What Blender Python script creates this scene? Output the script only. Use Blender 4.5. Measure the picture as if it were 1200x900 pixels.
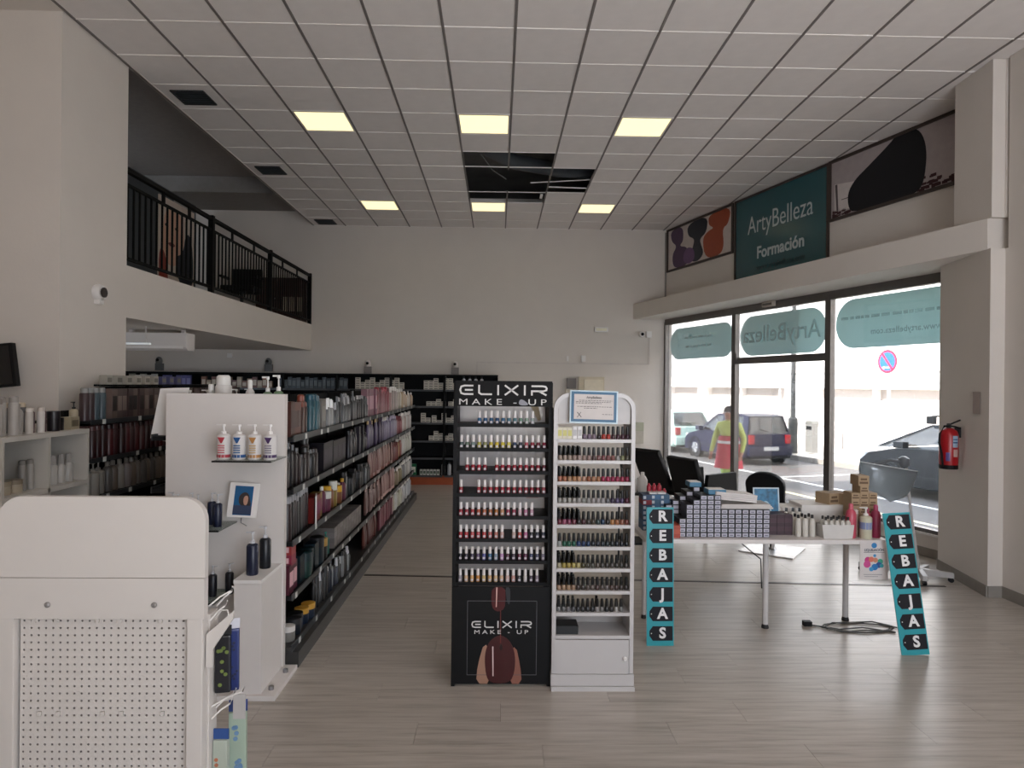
import bpy, bmesh, math, random
from mathutils import Matrix, Vector
random.seed(7)
for o in list(bpy.data.objects): bpy.data.objects.remove(o)
SC = bpy.context.scene
COL = SC.collection
PI = math.pi

# ---------------- camera ----------------
H = 1.85            # camera height
CZ = 4.79           # suspended ceiling height
cam_data = bpy.data.cameras.new('camera'); cam = bpy.data.objects.new('camera', cam_data); COL.objects.link(cam)
cam_data.sensor_fit = 'HORIZONTAL'; cam_data.sensor_width = 36.0; cam_data.lens = 795/1200*36
cam_data.clip_start = .05; cam_data.clip_end = 300
cam.matrix_world = Matrix.Translation((0, 0, H)) @ Matrix.Rotation(math.radians(-1.225), 4, 'Z') @ Matrix.Rotation(PI/2, 4, 'X') @ Matrix.Rotation(math.radians(.58), 4, 'Z')
SC.camera = cam
# ---------------- world, sun, added fill lamp behind the camera ----------------
world = bpy.data.worlds.new('world'); SC.world = world; world.use_nodes = True
wn = world.node_tree.nodes; wn['Background'].inputs[0].default_value = (.76, .88, 1.04, 1); wn['Background'].inputs[1].default_value = 3.6
sun_d = bpy.data.lights.new('sun', 'SUN'); sun_d.energy = 9; sun_d.angle = math.radians(1.5); sun_d.color = (1, .95, .87)
sun = bpy.data.objects.new('sun', sun_d); COL.objects.link(sun)
sd = Vector((.70, .12, -.66)).normalized()
sun.rotation_euler = sd.to_track_quat('-Z', 'Y').to_euler(); sun.location = (0, 0, 30)
def area(name, loc, rot, sx, sy, e, col):
    l = bpy.data.lights.new(name, 'AREA'); l.shape = 'RECTANGLE'; l.size = sx; l.size_y = sy; l.energy = e; l.color = col
    o = bpy.data.objects.new(name, l); COL.objects.link(o); o.location = loc; o.rotation_euler = rot; return o
# added fill lamp for street bounce, tilted up to brighten the ceiling
area('fill_front', (1.6, -1.9, 1.5), (math.radians(158), 0, 0), 4.4, 2.6, 175, (1, .955, .915))
SC.view_settings.view_transform = 'Standard'; SC.view_settings.look = 'None'
SC.view_settings.gamma = 1; SC.view_settings.use_curve_mapping = False; SC.view_settings.exposure = 0.45

# ---------------- materials ----------------
def lin(h):
    h = h.lstrip('#'); v = [int(h[i:i+2], 16)/255 for i in (0, 2, 4)]
    return tuple(x/12.92 if x <= .04045 else ((x+.055)/1.055)**2.4 for x in v)
MATS = {}
def mat(hexcol, rough=.6, metal=0., bump=0., var=.05, scale=12., emit=0., spec=.5, coat=0., name=None):
    key = (hexcol, rough, metal, bump, var, scale, emit, spec, coat)
    if key in MATS: return MATS[key]
    m = bpy.data.materials.new(name or 'surface_'+hexcol.strip('#')); m.use_nodes = True
    nt = m.node_tree; b = nt.nodes['Principled BSDF']; c = lin(hexcol)
    b.inputs['Roughness'].default_value = rough; b.inputs['Metallic'].default_value = metal
    b.inputs['Specular IOR Level'].default_value = spec
    if coat: b.inputs['Coat Weight'].default_value = coat
    tc = nt.nodes.new('ShaderNodeTexCoord'); nz = nt.nodes.new('ShaderNodeTexNoise'); nz.inputs['Scale'].default_value = scale
    nz.inputs['Detail'].default_value = 3
    nt.links.new(tc.outputs['Object'], nz.inputs['Vector'])
    rp = nt.nodes.new('ShaderNodeValToRGB'); rp.color_ramp.elements[0].position = .3; rp.color_ramp.elements[1].position = .7
    rp.color_ramp.elements[0].color = tuple(x*(1-var) for x in c)+(1,); rp.color_ramp.elements[1].color = tuple(min(1, x*(1+var)) for x in c)+(1,)
    nt.links.new(nz.outputs['Fac'], rp.inputs['Fac']); nt.links.new(rp.outputs['Color'], b.inputs['Base Color'])
    if bump:
        bp = nt.nodes.new('ShaderNodeBump'); bp.inputs['Strength'].default_value = bump; bp.inputs['Distance'].default_value = .004
        n2 = nt.nodes.new('ShaderNodeTexNoise'); n2.inputs['Scale'].default_value = scale*12
        nt.links.new(tc.outputs['Object'], n2.inputs['Vector']); nt.links.new(n2.outputs['Fac'], bp.inputs['Height']); nt.links.new(bp.outputs['Normal'], b.inputs['Normal'])
    if emit:
        b.inputs['Emission Color'].default_value = c+(1,); b.inputs['Emission Strength'].default_value = emit
    MATS[key] = m
    return m
def glass_mat(name, tint, clear, rough=.03, gloss=.08):
    """thin pane: mostly clear, a little mirror, rest tinted"""
    m = bpy.data.materials.new(name); m.use_nodes = True; nt = m.node_tree; nt.nodes.remove(nt.nodes['Principled BSDF'])
    out = nt.nodes['Material Output']; tr = nt.nodes.new('ShaderNodeBsdfTransparent'); gl = nt.nodes.new('ShaderNodeBsdfGlossy'); df = nt.nodes.new('ShaderNodeBsdfDiffuse')
    tl = nt.nodes.new('ShaderNodeBsdfTranslucent'); a = nt.nodes.new('ShaderNodeAddShader')
    c = lin(tint); df.inputs[0].default_value = tuple(x*.3 for x in c)+(1,); tl.inputs[0].default_value = tuple(x*.85 for x in c)+(1,); gl.inputs['Roughness'].default_value = rough
    fr = nt.nodes.new('ShaderNodeFresnel'); fr.inputs['IOR'].default_value = 1.3
    m1 = nt.nodes.new('ShaderNodeMixShader'); m1.inputs[0].default_value = clear; m2 = nt.nodes.new('ShaderNodeMixShader')
    nt.links.new(df.outputs[0], a.inputs[0]); nt.links.new(tl.outputs[0], a.inputs[1])
    nt.links.new(a.outputs[0], m1.inputs[1]); nt.links.new(tr.outputs[0], m1.inputs[2])
    mm = nt.nodes.new('ShaderNodeMath'); mm.operation = 'MULTIPLY_ADD'; mm.inputs[1].default_value = .6; mm.inputs[2].default_value = gloss*.3
    nt.links.new(fr.outputs[0], mm.inputs[0]); nt.links.new(mm.outputs[0], m2.inputs[0])
    nt.links.new(m1.outputs[0], m2.inputs[1]); nt.links.new(gl.outputs[0], m2.inputs[2]); nt.links.new(m2.outputs[0], out.inputs[0])
    return m
def wood_mat():
    m = bpy.data.materials.new('grey_laminate'); m.use_nodes = True; nt = m.node_tree; b = nt.nodes['Principled BSDF']
    tc = nt.nodes.new('ShaderNodeTexCoord'); mp = nt.nodes.new('ShaderNodeMapping'); mp.inputs['Scale'].default_value = (.9, 14, 1)
    oi = nt.nodes.new('ShaderNodeObjectInfo'); ad = nt.nodes.new('ShaderNodeVectorMath'); ad.operation = 'ADD'
    ml = nt.nodes.new('ShaderNodeMath'); ml.operation = 'MULTIPLY'; ml.inputs[1].default_value = 40
    nt.links.new(oi.outputs['Random'], ml.inputs[0]); nt.links.new(tc.outputs['Object'], mp.inputs['Vector'])
    nt.links.new(mp.outputs[0], ad.inputs[0]); nt.links.new(ml.outputs[0], ad.inputs[1])
    nz = nt.nodes.new('ShaderNodeTexNoise'); nz.inputs['Scale'].default_value = 2.2; nz.inputs['Detail'].default_value = 7; nz.inputs['Roughness'].default_value = .62
    nt.links.new(ad.outputs[0], nz.inputs['Vector'])
    rp = nt.nodes.new('ShaderNodeValToRGB'); e = rp.color_ramp.elements
    e[0].position = .25; e[0].color = lin('#92897f')+(1,); e[1].position = .72; e[1].color = lin('#c0b8af')+(1,)
    n = e.new(.48); n.color = lin('#b0a79d')+(1,)
    nt.links.new(nz.outputs['Fac'], rp.inputs['Fac'])
    hv = nt.nodes.new('ShaderNodeHueSaturation'); mr = nt.nodes.new('ShaderNodeMapRange'); mr.inputs['To Min'].default_value = .96; mr.inputs['To Max'].default_value = 1.04
    nt.links.new(oi.outputs['Random'], mr.inputs['Value']); nt.links.new(mr.outputs[0], hv.inputs['Value']); nt.links.new(rp.outputs[0], hv.inputs['Color'])
    nt.links.new(hv.outputs[0], b.inputs['Base Color'])
    b.inputs['Roughness'].default_value = .3; b.inputs['Specular IOR Level'].default_value = .5
    bp = nt.nodes.new('ShaderNodeBump'); bp.inputs['Strength'].default_value = .12; bp.inputs['Distance'].default_value = .002
    nt.links.new(nz.outputs['Fac'], bp.inputs['Height']); nt.links.new(bp.outputs[0], b.inputs['Normal'])
    return m
WALL = mat('#d8d0c8', .85, bump=.25, var=.015, scale=3, name='wall_paint')
WHITE = mat('#dcd6d2', .45, var=.01, name='white_lacquer')
WHITE2 = mat('#e6e2df', .5, var=.02, name='white_plastic')
BLACK = mat('#0d0d0f', .6, spec=.25, name='black_lacquer')
DARK = mat('#26282b', .6, name='dark_metal')
STEEL = mat('#9a9a9c', .3, 1., name='steel')
ALU = mat('#6a6663', .4, .6, name='anodised_frame')
TEAL = mat('#1f8f9a', .5, name='teal_board')
GLASS = glass_mat('window_glass', '#dfe8e6', .992, gloss=.05)
FILM = glass_mat('teal_window_film', '#9db3b3', .05, rough=.4, gloss=.0)
FILM2 = glass_mat('teal_window_lettering', '#a0b6b6', .8, rough=.4, gloss=.0)
CLEAR = glass_mat('clear_plastic', '#dcdce2', .35, rough=.15, gloss=.1)
CARGLASS = glass_mat('car_glass', '#2a3034', .6, gloss=.2)
SHELFGLASS = glass_mat('shelf_glass', '#9fb4ae', .6, gloss=.2)
VISOR = glass_mat('tinted_visor', '#8f989e', .35, gloss=.25)

# ---------------- mesh helpers ----------------
class MB:
    def __init__(s): s.v = []; s.f = []; s.m = []; s.mats = []; s.cur = 0; s.smooth = False
    def use(s, m):
        if m not in s.mats: s.mats.append(m)
        s.cur = s.mats.index(m); return s
    def face(s, *idx): s.f.append(tuple(idx)); s.m.append(s.cur)
    def box(s, x0, x1, y0, y1, z0, z1):
        b = len(s.v)
        for z in (z0, z1):
            s.v += [(x0, y0, z), (x1, y0, z), (x1, y1, z), (x0, y1, z)]
        for q in ((3, 2, 1, 0), (4, 5, 6, 7), (0, 1, 5, 4), (1, 2, 6, 5), (2, 3, 7, 6), (3, 0, 4, 7)): s.face(*[b+i for i in q])
        return s
    def prism(s, pts, axis, a, c):
        """pts 2-D polygon; extruded along axis from a to c. axis 'y': pts are (x,z); 'z': (x,y); 'x': (y,z)"""
        b = len(s.v); n = len(pts)
        for t in (a, c):
            for p in pts:
                s.v.append({'y': (p[0], t, p[1]), 'z': (p[0], p[1], t), 'x': (t, p[0], p[1])}[axis])
        s.face(*range(b, b+n)); s.face(*range(b+2*n-1, b+n-1, -1))
        for i in range(n): j = (i+1) % n; s.face(b+j, b+i, b+n+i, b+n+j)
        return s
    def lathe(s, prof, n=12, c=(0, 0, 0), axis='z', sx=1., sy=1., close=True):
        b = len(s.v); s.smooth = True
        for r, h in prof:
            for k in range(n):
                a = 2*PI*k/n; p = (r*math.cos(a)*sx, r*math.sin(a)*sy, h)
                if axis == 'x': p = (p[2], p[0], p[1])
                if axis == 'y': p = (p[0], p[2], -p[1])
                s.v.append((p[0]+c[0], p[1]+c[1], p[2]+c[2]))
        for i in range(len(prof)-1):
            for k in range(n):
                l = (k+1) % n; s.face(b+i*n+k, b+i*n+l, b+(i+1)*n+l, b+(i+1)*n+k)
        if close:
            s.face(*[b+k for k in range(n-1, -1, -1)]); t = b+(len(prof)-1)*n; s.face(*[t+k for k in range(n)])
        return s
    def tube(s, pts, r, n=8):
        s.smooth = True; P = [Vector(p) for p in pts]; b = len(s.v); up = Vector((0, 0, 1))
        for i, p in enumerate(P):
            t = (P[min(i+1, len(P)-1)]-P[max(i-1, 0)]).normalized()
            u = t.cross(up if abs(t.z) < .9 else Vector((1, 0, 0))).normalized(); w = t.cross(u)
            for k in range(n):
                a = 2*PI*k/n; q = p+(u*math.cos(a)+w*math.sin(a))*r; s.v.append(tuple(q))
        for i in range(len(P)-1):
            for k in range(n):
                l = (k+1) % n; s.face(b+i*n+k, b+(i+1)*n+k, b+(i+1)*n+l, b+i*n+l)
        s.face(*[b+k for k in range(n)]); t = b+(len(P)-1)*n; s.face(*[t+k for k in range(n-1, -1, -1)])
        return s
    def ribbon(s, pts, w, d=.002, y=0.):
        """flat stroke in the x-z plane facing -y"""
        P = [Vector((p[0], p[1])) for p in pts]; L = []; R = []
        for i, p in enumerate(P):
            a = (p-P[i-1]).normalized() if i else (P[1]-p).normalized()
            c = (P[i+1]-p).normalized() if i < len(P)-1 else a
            t = (a+c).normalized(); nn = Vector((-t.y, t.x)); k = 1/max(.5, nn.dot(Vector((-a.y, a.x))))
            L.append(p+nn*w/2*k); R.append(p-nn*w/2*k)
        for i in range(len(P)-1):
            s.prism([tuple(R[i]), tuple(R[i+1]), tuple(L[i+1]), tuple(L[i])], 'y', y-d, y)
        return s
    def mesh(s, name, m=None):
        me = bpy.data.meshes.new(name); me.from_pydata(s.v, [], s.f)
        ms = s.mats or [m]
        for q in ms: me.materials.append(q)
        if s.mats: me.polygons.foreach_set('material_index', s.m)
        bm = bmesh.new(); bm.from_mesh(me); bmesh.ops.recalc_face_normals(bm, faces=bm.faces); bm.to_mesh(me); bm.free()
        if s.smooth:
            me.polygons.foreach_set('use_smooth', [True]*len(me.polygons)); me.set_sharp_from_angle(angle=math.radians(38))
        me.update(); return me
    def build(s, name, m=None, parent=None, loc=None, rot=None):
        o = bpy.data.objects.new(name, s.mesh(name, m)); COL.objects.link(o)
        if parent: o.parent = parent
        if loc: o.location = loc
        if rot: o.rotation_euler = rot
        return o
def obj(name, me, parent=None, loc=None, rot=None):
    o = bpy.data.objects.new(name, me); COL.objects.link(o)
    if parent: o.parent = parent
    if loc: o.location = loc
    if rot: o.rotation_euler = rot
    return o
def tag(o, label=None, cat=None, group=None, kind=None):
    if label: o['label'] = label
    if cat: o['category'] = cat
    if group: o['group'] = group
    if kind: o['kind'] = kind
    return o
def thing(name, label, cat, loc=(0, 0, 0), rz=0., group=None):
    o = bpy.data.objects.new(name, None); COL.objects.link(o); o.empty_display_size = .1
    o.location = loc; o.rotation_euler = (0, 0, rz); return tag(o, label, cat, group)
def B(*a): return MB().box(*a)
def bevel(o, w=.004, seg=2):
    me = o.data; bm = bmesh.new(); bm.from_mesh(me)
    bmesh.ops.bevel(bm, geom=[e for e in bm.edges if e.calc_face_angle(0) > .6], offset=w, segments=seg, affect='EDGES', profile=.7)
    bm.to_mesh(me); bm.free(); return o
TXT = {}
def text_mesh(body, size, bold=0., ext=.0015, xs=1., space=1.):
    key = (body, size, bold, ext, xs, space)
    if key in TXT: return TXT[key]
    cu = bpy.data.curves.new('lettering', 'FONT'); cu.body = body; cu.size = size; cu.align_x = 'CENTER'; cu.align_y = 'CENTER'
    cu.extrude = ext; cu.offset = bold; cu.resolution_u = 3; cu.space_character = space
    o = bpy.data.objects.new('lettering', cu); COL.objects.link(o); bpy.context.view_layer.update()
    me = bpy.data.meshes.new_from_object(o.evaluated_get(bpy.context.evaluated_depsgraph_get()))
    bpy.data.objects.remove(o); bpy.data.curves.remove(cu)
    if xs != 1:
        for v in me.vertices: v.co.x *= xs
    me.name = 'lettering'; TXT[key] = me; return me
def text(body, size, loc, m, parent, bold=0., xs=1., space=1., rot=(PI/2, 0, 0), mirror=False, ext=.0015):
    me = text_mesh(body, size, bold, ext, xs, space).copy()
    me.materials.clear(); me.materials.append(m)
    if mirror:
        for v in me.vertices: v.co.x *= -1
        me.flip_normals()
    o = obj('lettering', me, parent, loc, rot); return o
ONES = ['zeroth', 'first', 'second', 'third', 'fourth', 'fifth', 'sixth', 'seventh', 'eighth', 'ninth', 'tenth', 'eleventh', 'twelfth', 'thirteenth',
        'fourteenth', 'fifteenth', 'sixteenth', 'seventeenth', 'eighteenth', 'nineteenth']
TENS = {20: 'twenty', 30: 'thirty', 40: 'forty', 50: 'fifty', 60: 'sixty', 70: 'seventy', 80: 'eighty', 90: 'ninety'}
def nth(i):
    if i < 20: return ONES[i]
    t, u = i//10*10, i % 10
    return TENS[t][:-1]+'ieth' if u == 0 else TENS[t]+'-'+ONES[u]
def arc(cx, cz, r, a0, a1, n=8, rz=None):
    rz = rz or r
    return [(cx+r*math.cos(math.radians(a0+(a1-a0)*i/n)), cz+rz*math.sin(math.radians(a0+(a1-a0)*i/n))) for i in range(n+1)]
def rrect(x0, x1, z0, z1, r, n=6):
    return arc(x1-r, z1-r, r, 0, 90, n)+arc(x0+r, z1-r, r, 90, 180, n)+arc(x0+r, z0+r, r, 180, 270, n)+arc(x1-r, z0+r, r, 270, 360, n)
# facade frame: s runs along the shop window towards the camera, o outwards to the street
FA = Vector((3.18, 12.81, 0)); FD = Vector((.2732, -.962, 0)); FN = Vector((.962, .2732, 0)); FROT = math.atan2(-.962, .2732)
def fp(s, o, z): return tuple(FA+FD*s+FN*o+Vector((0, 0, z)))
def facx(y): return 3.18+.284*(12.81-y)
def clip(poly, off=0.):
    """keep the part of a plan polygon inside the shop (left of the window line)"""
    out = []; g = lambda p: facx(p[1])-off-p[0]
    for i in range(len(poly)):
        a, b = poly[i-1], poly[i]; ga, gb = g(a), g(b)
        if (ga >= 0) != (gb >= 0): t = ga/(ga-gb); out.append((a[0]+(b[0]-a[0])*t, a[1]+(b[1]-a[1])*t))
        if gb >= 0: out.append(b)
    return out
# ======================= SETTING =======================
def struct(name, mb, m=None, loc=None, rot=None): return tag(mb.build(name, m, None, loc, rot), kind='structure')
WOOD = wood_mat()
fl = struct('floor', MB().prism([(-7.2, -2.1), (facx(-2.1), -2.1), (facx(12.95), 12.95), (-7.2, 12.95)], 'z', -.3, -.012), mat('#3b342e', .8))
PW, PL = .235, 1.36
row = 0; y = 1.6
while y < 12.8:
    near = y < 6.4
    x0 = -7.2 if y > 6.5 else -6
    offs = [0, .51, .93, .27, .72][row % 5]
    xx = [(-1.5-PL*1)+offs-PL*.4+i*PL for i in range(0, 7)]
    y1 = min(y+PW, 12.81)
    if abs(y-6.53) < .12: y1 = y+PW
    first = True
    for i, x in enumerate(xx):
        xa, xb = x, x+PL
        if xa > 5.4: continue
        if i == 0: xa = -7.1
        poly = clip([(xa+.0008, y+.0008), (xb-.0008, y+.0008), (xb-.0008, y1-.0008), (xa+.0008, y1-.0008)], .02)
        if len(poly) < 3: continue
        MB().prism([(px-xa, py-y) for px, py in poly], 'z', -.012, 0).build('plank', WOOD, fl, (xa, y, 0))
    row += 1; y = y1
MB().prism([(-7.2, -2.1), (facx(-2.1)-.02, -2.1), (facx(1.6)-.02, 1.6), (-7.2, 1.6)], 'z', -.012, 0).build('plank', WOOD, fl)
# expansion strip across the floor
a, b_ = Vector((-1.262, 6.545, 0)), Vector((4.2, 6.25, 0)); dv = (b_-a); L = dv.length
trim = MB().prism([(0, 0), (L, 0), (L, .004), (L, .004), (0, .004)][:3]+[(0, .004)], 'y', -.018, .018).build('trim_1', mat('#4a4440', .35, .5), None, tuple(a), (0, 0, math.atan2(dv.y, dv.x)))
tag(trim, kind='structure')
# walls
struct('wall_back', B(-7.2, 3.3, 12.81, 13.0, 0, 5.5), WALL)
struct('wall_sun_blocker', B(-3, 16, .25, .6, 3.2, 10.5), WALL, tuple(FA), (0, 0, FROT))  # unseen sheet added above the window wall to keep sun off the road
struct('wall_left', B(-6.2, -3.5, 5.49, 6.46, 0, 5.4), WALL)
struct('wall_far_left', B(-7.3, -7.1, 6.46, 12.81, 0, 5.5), WALL)
struct('wall_near_left', B(-6.3, -6.1, -2.1, 5.49, 0, 5.5), WALL)
wf = MB(); wf.box(-6.3, .9, -2.3, -2.1, 0, 5.5); wf.box(4.1, 5.6, -2.3, -2.1, 0, 5.5); wf.box(.9, 4.1, -2.3, -2.1, 3.3, 5.5); wf.box(.9, 4.1, -2.3, -2.1, 0, .2)  # unseen front wall; opening narrowed to cut the light on the pegboard
struct('wall_front', wf, WALL)
# mezzanine
struct('mezzanine_floor', B(-7.1, -3.5, 6.46, 12.81, 2.44, 2.93), WALL)
pt = MB(); pt.box(-5.46, -5.4, 6.46, 12.2, 2.93, 4.96); pt.use(mat('#4b5054', .7))
struct('wall_partition', pt, mat('#4b5054', .7))
struct('trim_2', B(-7.1, -3.5, 11.6, 12.81, 5.05, 5.32), mat('#8a8581', .8))       # dropped beam over the gallery
struct('trim_3', B(-3.5, -3.46, 6.46, 12.81, 4.79, 5.35), WALL)      # bulkhead closing the ceiling void
# ceiling
slab = MB().prism([(-7.2, -2.3), (facx(-2.3)+.2, -2.3), (facx(13)+.2, 13.0), (-7.2, 13.0)], 'z', 5.35, 5.5)
ce = struct('ceiling', slab, mat('#5b5957', .9, var=.3, scale=1.5))
TILE = mat('#e8e1dd', .9, bump=.35, var=.02, scale=8, name='ceiling_tile'); GRID = mat('#f2ece8', .6, var=.01, name='ceiling_grid')
GRID2 = mat('#7a7370', .6, var=.01, name='grid_runner')  # runners coloured darker to paint in the shadow of their recess
TX0, TY0 = -3.48, 5.61-1.2
TZ = CZ
lamps = {(2, 5): 0, (5, 5): 0, (8, 5): 0, (2, 11): 0, (5, 11): 0, (8, 11): 0}
missing = {(5, 7), (5, 8), (5, 9), (5, 10), (6, 7), (6, 8), (6, 9), (6, 10), (7, 8), (7, 9)}
tile_me = B(.004, .596, .003, .597, 0, .015).mesh('ceiling_tile', TILE)
for i in range(15):
    for j in range(14):
        if (i, j) in lamps or (i, j) in missing: continue
        x, y = TX0+.6*i, TY0+.6*j
        pl = clip([(x+.004, y+.003), (x+.596, y+.003), (x+.596, y+.597), (x+.004, y+.597)], .02)
        if len(pl) < 3: continue
        if x+.6 > facx(y)-.02 or x+.6 > facx(y+.6)-.02:
            MB().prism([(px-x, py-y) for px, py in pl], 'z', 0, .015).build('ceiling_tile', TILE, ce, (x, y, TZ+.004))
        else: obj('ceiling_tile', tile_me, ce, (x, y, TZ+.004+random.choice((0, 0, 0, .0015))))
# runners (towards the back wall) and cross bars
for i in range(16):
    x = TX0+.6*i; ya = TY0; yb = min(12.81, 12.81-(x-3.18)/.284) if x > 3.18 else 12.81
    if yb < ya+.1: continue
    if i == 6:   # the centre runner is cut where tiles are missing
        segs = [(ya, TY0+.6*8+.12), (TY0+.6*10, yb)]
    else: segs = [(ya, yb)]
    for s0, s1 in segs:
        B(-.011, .011, 0, s1-s0, 0, .03).build('runner', GRID2, ce, (x, s0, TZ-.002))
for j in range(15):
    y = TY0+.6*j
    for i in range(15):
        x = TX0+.6*i; xe = min(x+.6, facx(y)-.02)
        if xe-x < .05: break
        if (i, j) in ((5, 9), (6, 9), (7, 9)): continue
        B(.012, xe-x-.012, -.006, .006, -.002, .01).build('cross_bar', GRID, ce, (x, y, TZ+.0005))
B(-.55, .6, -.006, .006, 0, .012).build('cross_bar', GRID, ce, (1.0, TY0+.6*9+.05, TZ+.02), (0, math.radians(-2), math.radians(-6)))
B(-.3, .3, -.008, .008, 0, .015).build('cross_bar', GRID, ce, (1.02, TY0+.6*9.6, TZ+.01), (0, 0, math.radians(4)))
B(-.02, .02, -.1, .1, 0, .02).build('hanger', GRID, ce, (.66, TY0+.6*10.5, TZ+.02))
# things in the void over the hole
MB().tube([(-.8, 8.5, 5.12), (.2, 9.6, 5.0), (.9, 10.2, 5.08), (2.0, 10.4, 5.1)], .11, 10).build('air_duct', mat('#3d4146', .6), ce)
MB().tube([(-.5, 8.9, 5.2), (-.1, 9.7, 4.9), (.1, 10.6, 5.05)], .008, 6).build('wire', mat('#6d6d6d', .5), ce)
B(-7.1, -3.5, 5.49, 12.81, 5.33, 5.35).build('plaster_panel', mat('#a49e9a', .9), ce)
# plain plaster ceiling towards the street front and on the left of the tiles
B(-6.2, TX0-.012, -2.1, 5.49, CZ, CZ+.02).build('plaster_panel', WALL, ce)
MB().prism([(TX0-.012, -2.1), (facx(-2.1)-.02, -2.1), (facx(TY0)-.02, TY0), (TX0-.012, TY0)], 'z', CZ, CZ+.02).build('plaster_panel', TILE, ce)
# ---- shop window wall on the right ----
def F(mb, name, m, **k): return struct(name, mb, m, tuple(FA), (0, 0, FROT))
uw = MB(); uw.box(0, 15, 0, .2, 3.05, 5.5); uw.box(4.2, 15, 0, .2, -.3, .25); uw.box(6.35, 15, 0, .2, .25, 3.05)
F(uw, 'wall_right', WALL)
# boxed beam over the window: solid plan polygon from back wall to pillar
def beam():
    p = [(2.556, 12.81), (3.17, 12.81), (facx(6.0)-.01, 6.0), (4.385, 6.0)]
    return MB().prism(p, 'z', 3.1, 3.38)
struct('trim_4', beam(), WALL)
# pillar and the wall running towards the camera on the right
pm = MB().prism([(4.365, 5.93), (4.5, 5.93), (4.5, 5.9), (5.9, 5.9), (5.9, 6.86), (4.53, 6.86)], 'z', 0, 3.1)
struct('wall_pillar', pm, WALL)
pm = MB().prism([(4.385, 5.95), (4.5, 5.95), (4.5, 5.93), (5.9, 5.93), (5.9, 6.5), (4.42, 6.5)], 'z', 3.38, CZ)
struct('wall_pillar_top', pm, WALL)
struct('wall_near_right', B(4.5, 4.7, -2.1, 5.9, 0, 4.79), WALL)
# skirtings
SK = mat('#8d8780', .6, name='skirting_grey')
def skirt(name, pts, t=.012, h=.1):
    m = MB()
    for (x0, y0), (x1, y1) in zip(pts, pts[1:]):
        d = Vector((x1-x0, y1-y0)); n = Vector((-d.y, d.x)).normalized()*t
        m.prism([(x0, y0), (x1, y1), (x1+n.x, y1+n.y), (x0+n.x, y0+n.y)], 'z', 0, h)
    return struct(name, m, SK)
skirt('baseboard_right', [(4.4995, 0), (4.4995, 5.929)], .012)
skirt('baseboard_pillar', [(4.5, 5.929), (4.365, 5.929), (4.53, 6.86)], .012)
q = fp(4.25, 0, 0); q2 = fp(6.3, 0, 0)
skirt('baseboard_window', [(q2[0], q2[1]), (q[0], q[1])], .012)
skirt('baseboard_back', [(3.17, 12.81), (.1, 12.81)], .012)
# windows: frames, panes, films
def mkwin(name, s0, s1, z0, blob, lines, transom=None):
    w = bpy.data.objects.new(name, None); COL.objects.link(w); w.location = FA; w.rotation_euler = (0, 0, FROT); w['kind'] = 'structure'
    f = MB(); f.box(s0, s0+.05, -.03, .05, z0, 3.05); f.box(s1-.05, s1, -.03, .05, z0, 3.05)
    f.box(s0+.05, s1-.05, -.03, .05, 2.99, 3.05); f.box(s0+.05, s1-.05, -.03, .05, z0, z0+.06)
    if transom: f.box(s0+.05, s1-.05, -.03, .05, transom-.05, transom+.05)
    f.build('window_frame', ALU, w)
    if transom:
        B(s0+.05, s1-.05, .008, .016, z0+.06, transom-.05).build('pane', GLASS, w); B(s0+.05, s1-.05, .008, .016, transom+.05, 2.99).build('pane', GLASS, w)
        B(s0+.05, s0+.12, -.06, -.03, transom+.0, transom+.12).build('hinge', ALU, w)
    else: B(s0+.05, s1-.05, .008, .016, z0+.06, 2.99).build('pane', GLASS, w)
    x0, x1, za, zb, r = blob
    fm = MB().prism(rrect(x0, x1, za, zb, r, 10), 'y', .018, .021).build('window_film', FILM, w)
    for body, size, x, z, sp in lines:
        if not body:      # faint words that cannot be read in the photograph: short dashes
            f = MB(); a = x-size
            while a < x+size: l = random.uniform(.04, .13); f.box(a, min(a+l, x+size), .003, .0045, z-.018, z+.018); a += l+random.uniform(.012, .04)
            f.build('faint_lettering', FILM2, fm); continue
        text(body, size, (x, .004, z), FILM2, fm, bold=.002, space=sp, mirror=True)
    return w
mkwin('window_1', 0, 2.17, 0, (.14, 2.12, 2.33, 2.9, .285), [('', .42, 1.1, 2.71, 1), ('', .4, 1.1, 2.55, 1)])
mkwin('window_2', 2.17, 4.2, 0, (2.27, 4.13, 2.32, 2.93, .305), [('ArtyBelleza', .36, 3.2, 2.63, 1.0)], transom=2.25)
mkwin('window_3', 4.2, 6.3, .25, (4.29, 6.6-.36, 2.34, 2.96, .31), [('', .95, 5.35, 2.72, 1), ('www.artybelleza.com', .1, 5.35, 2.53, 1.1)])
struct('trim_5', B(0, 6.4, -.02, .06, 3.05, 3.1), ALU, tuple(FA), (0, 0, FROT))
struct('trim_6', B(4.2, 6.35, -.06, .2, .25, .27), WHITE2, tuple(FA), (0, 0, FROT))

# ======================= CEILING FIXTURES =======================
LAMP = mat('#ffefb8', .5, var=.0, emit=.93, name='lit_diffuser')
names = {(2, 5): 'lit square ceiling panel, near row, left', (5, 5): 'lit square ceiling panel, near row, centre', (8, 5): 'lit square ceiling panel, near row, right',
         (2, 11): 'lit square ceiling panel, far row, left', (5, 11): 'lit square ceiling panel beside the missing tiles, far row', (8, 11): 'lit square ceiling panel, far row, right'}
for (i, j), lb in names.items():
    t = thing('ceiling_light', lb, 'lamp', (TX0+.6*i+.3, TY0+.6*j+.3, CZ), group='lit ceiling panels')
    f = MB()
    for q in ((-.288, .288, -.288, -.27), (-.288, .288, .27, .288), (-.288, -.27, -.27, .27), (.27, .288, -.27, .27)): f.box(*q, 0, .04)
    f.build('frame', WHITE, t); B(-.27, .27, -.27, .27, .006, .03).build('diffuser', LAMP, t); B(-.288, .288, -.288, .288, .041, .06).build('housing', WHITE, t)
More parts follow.
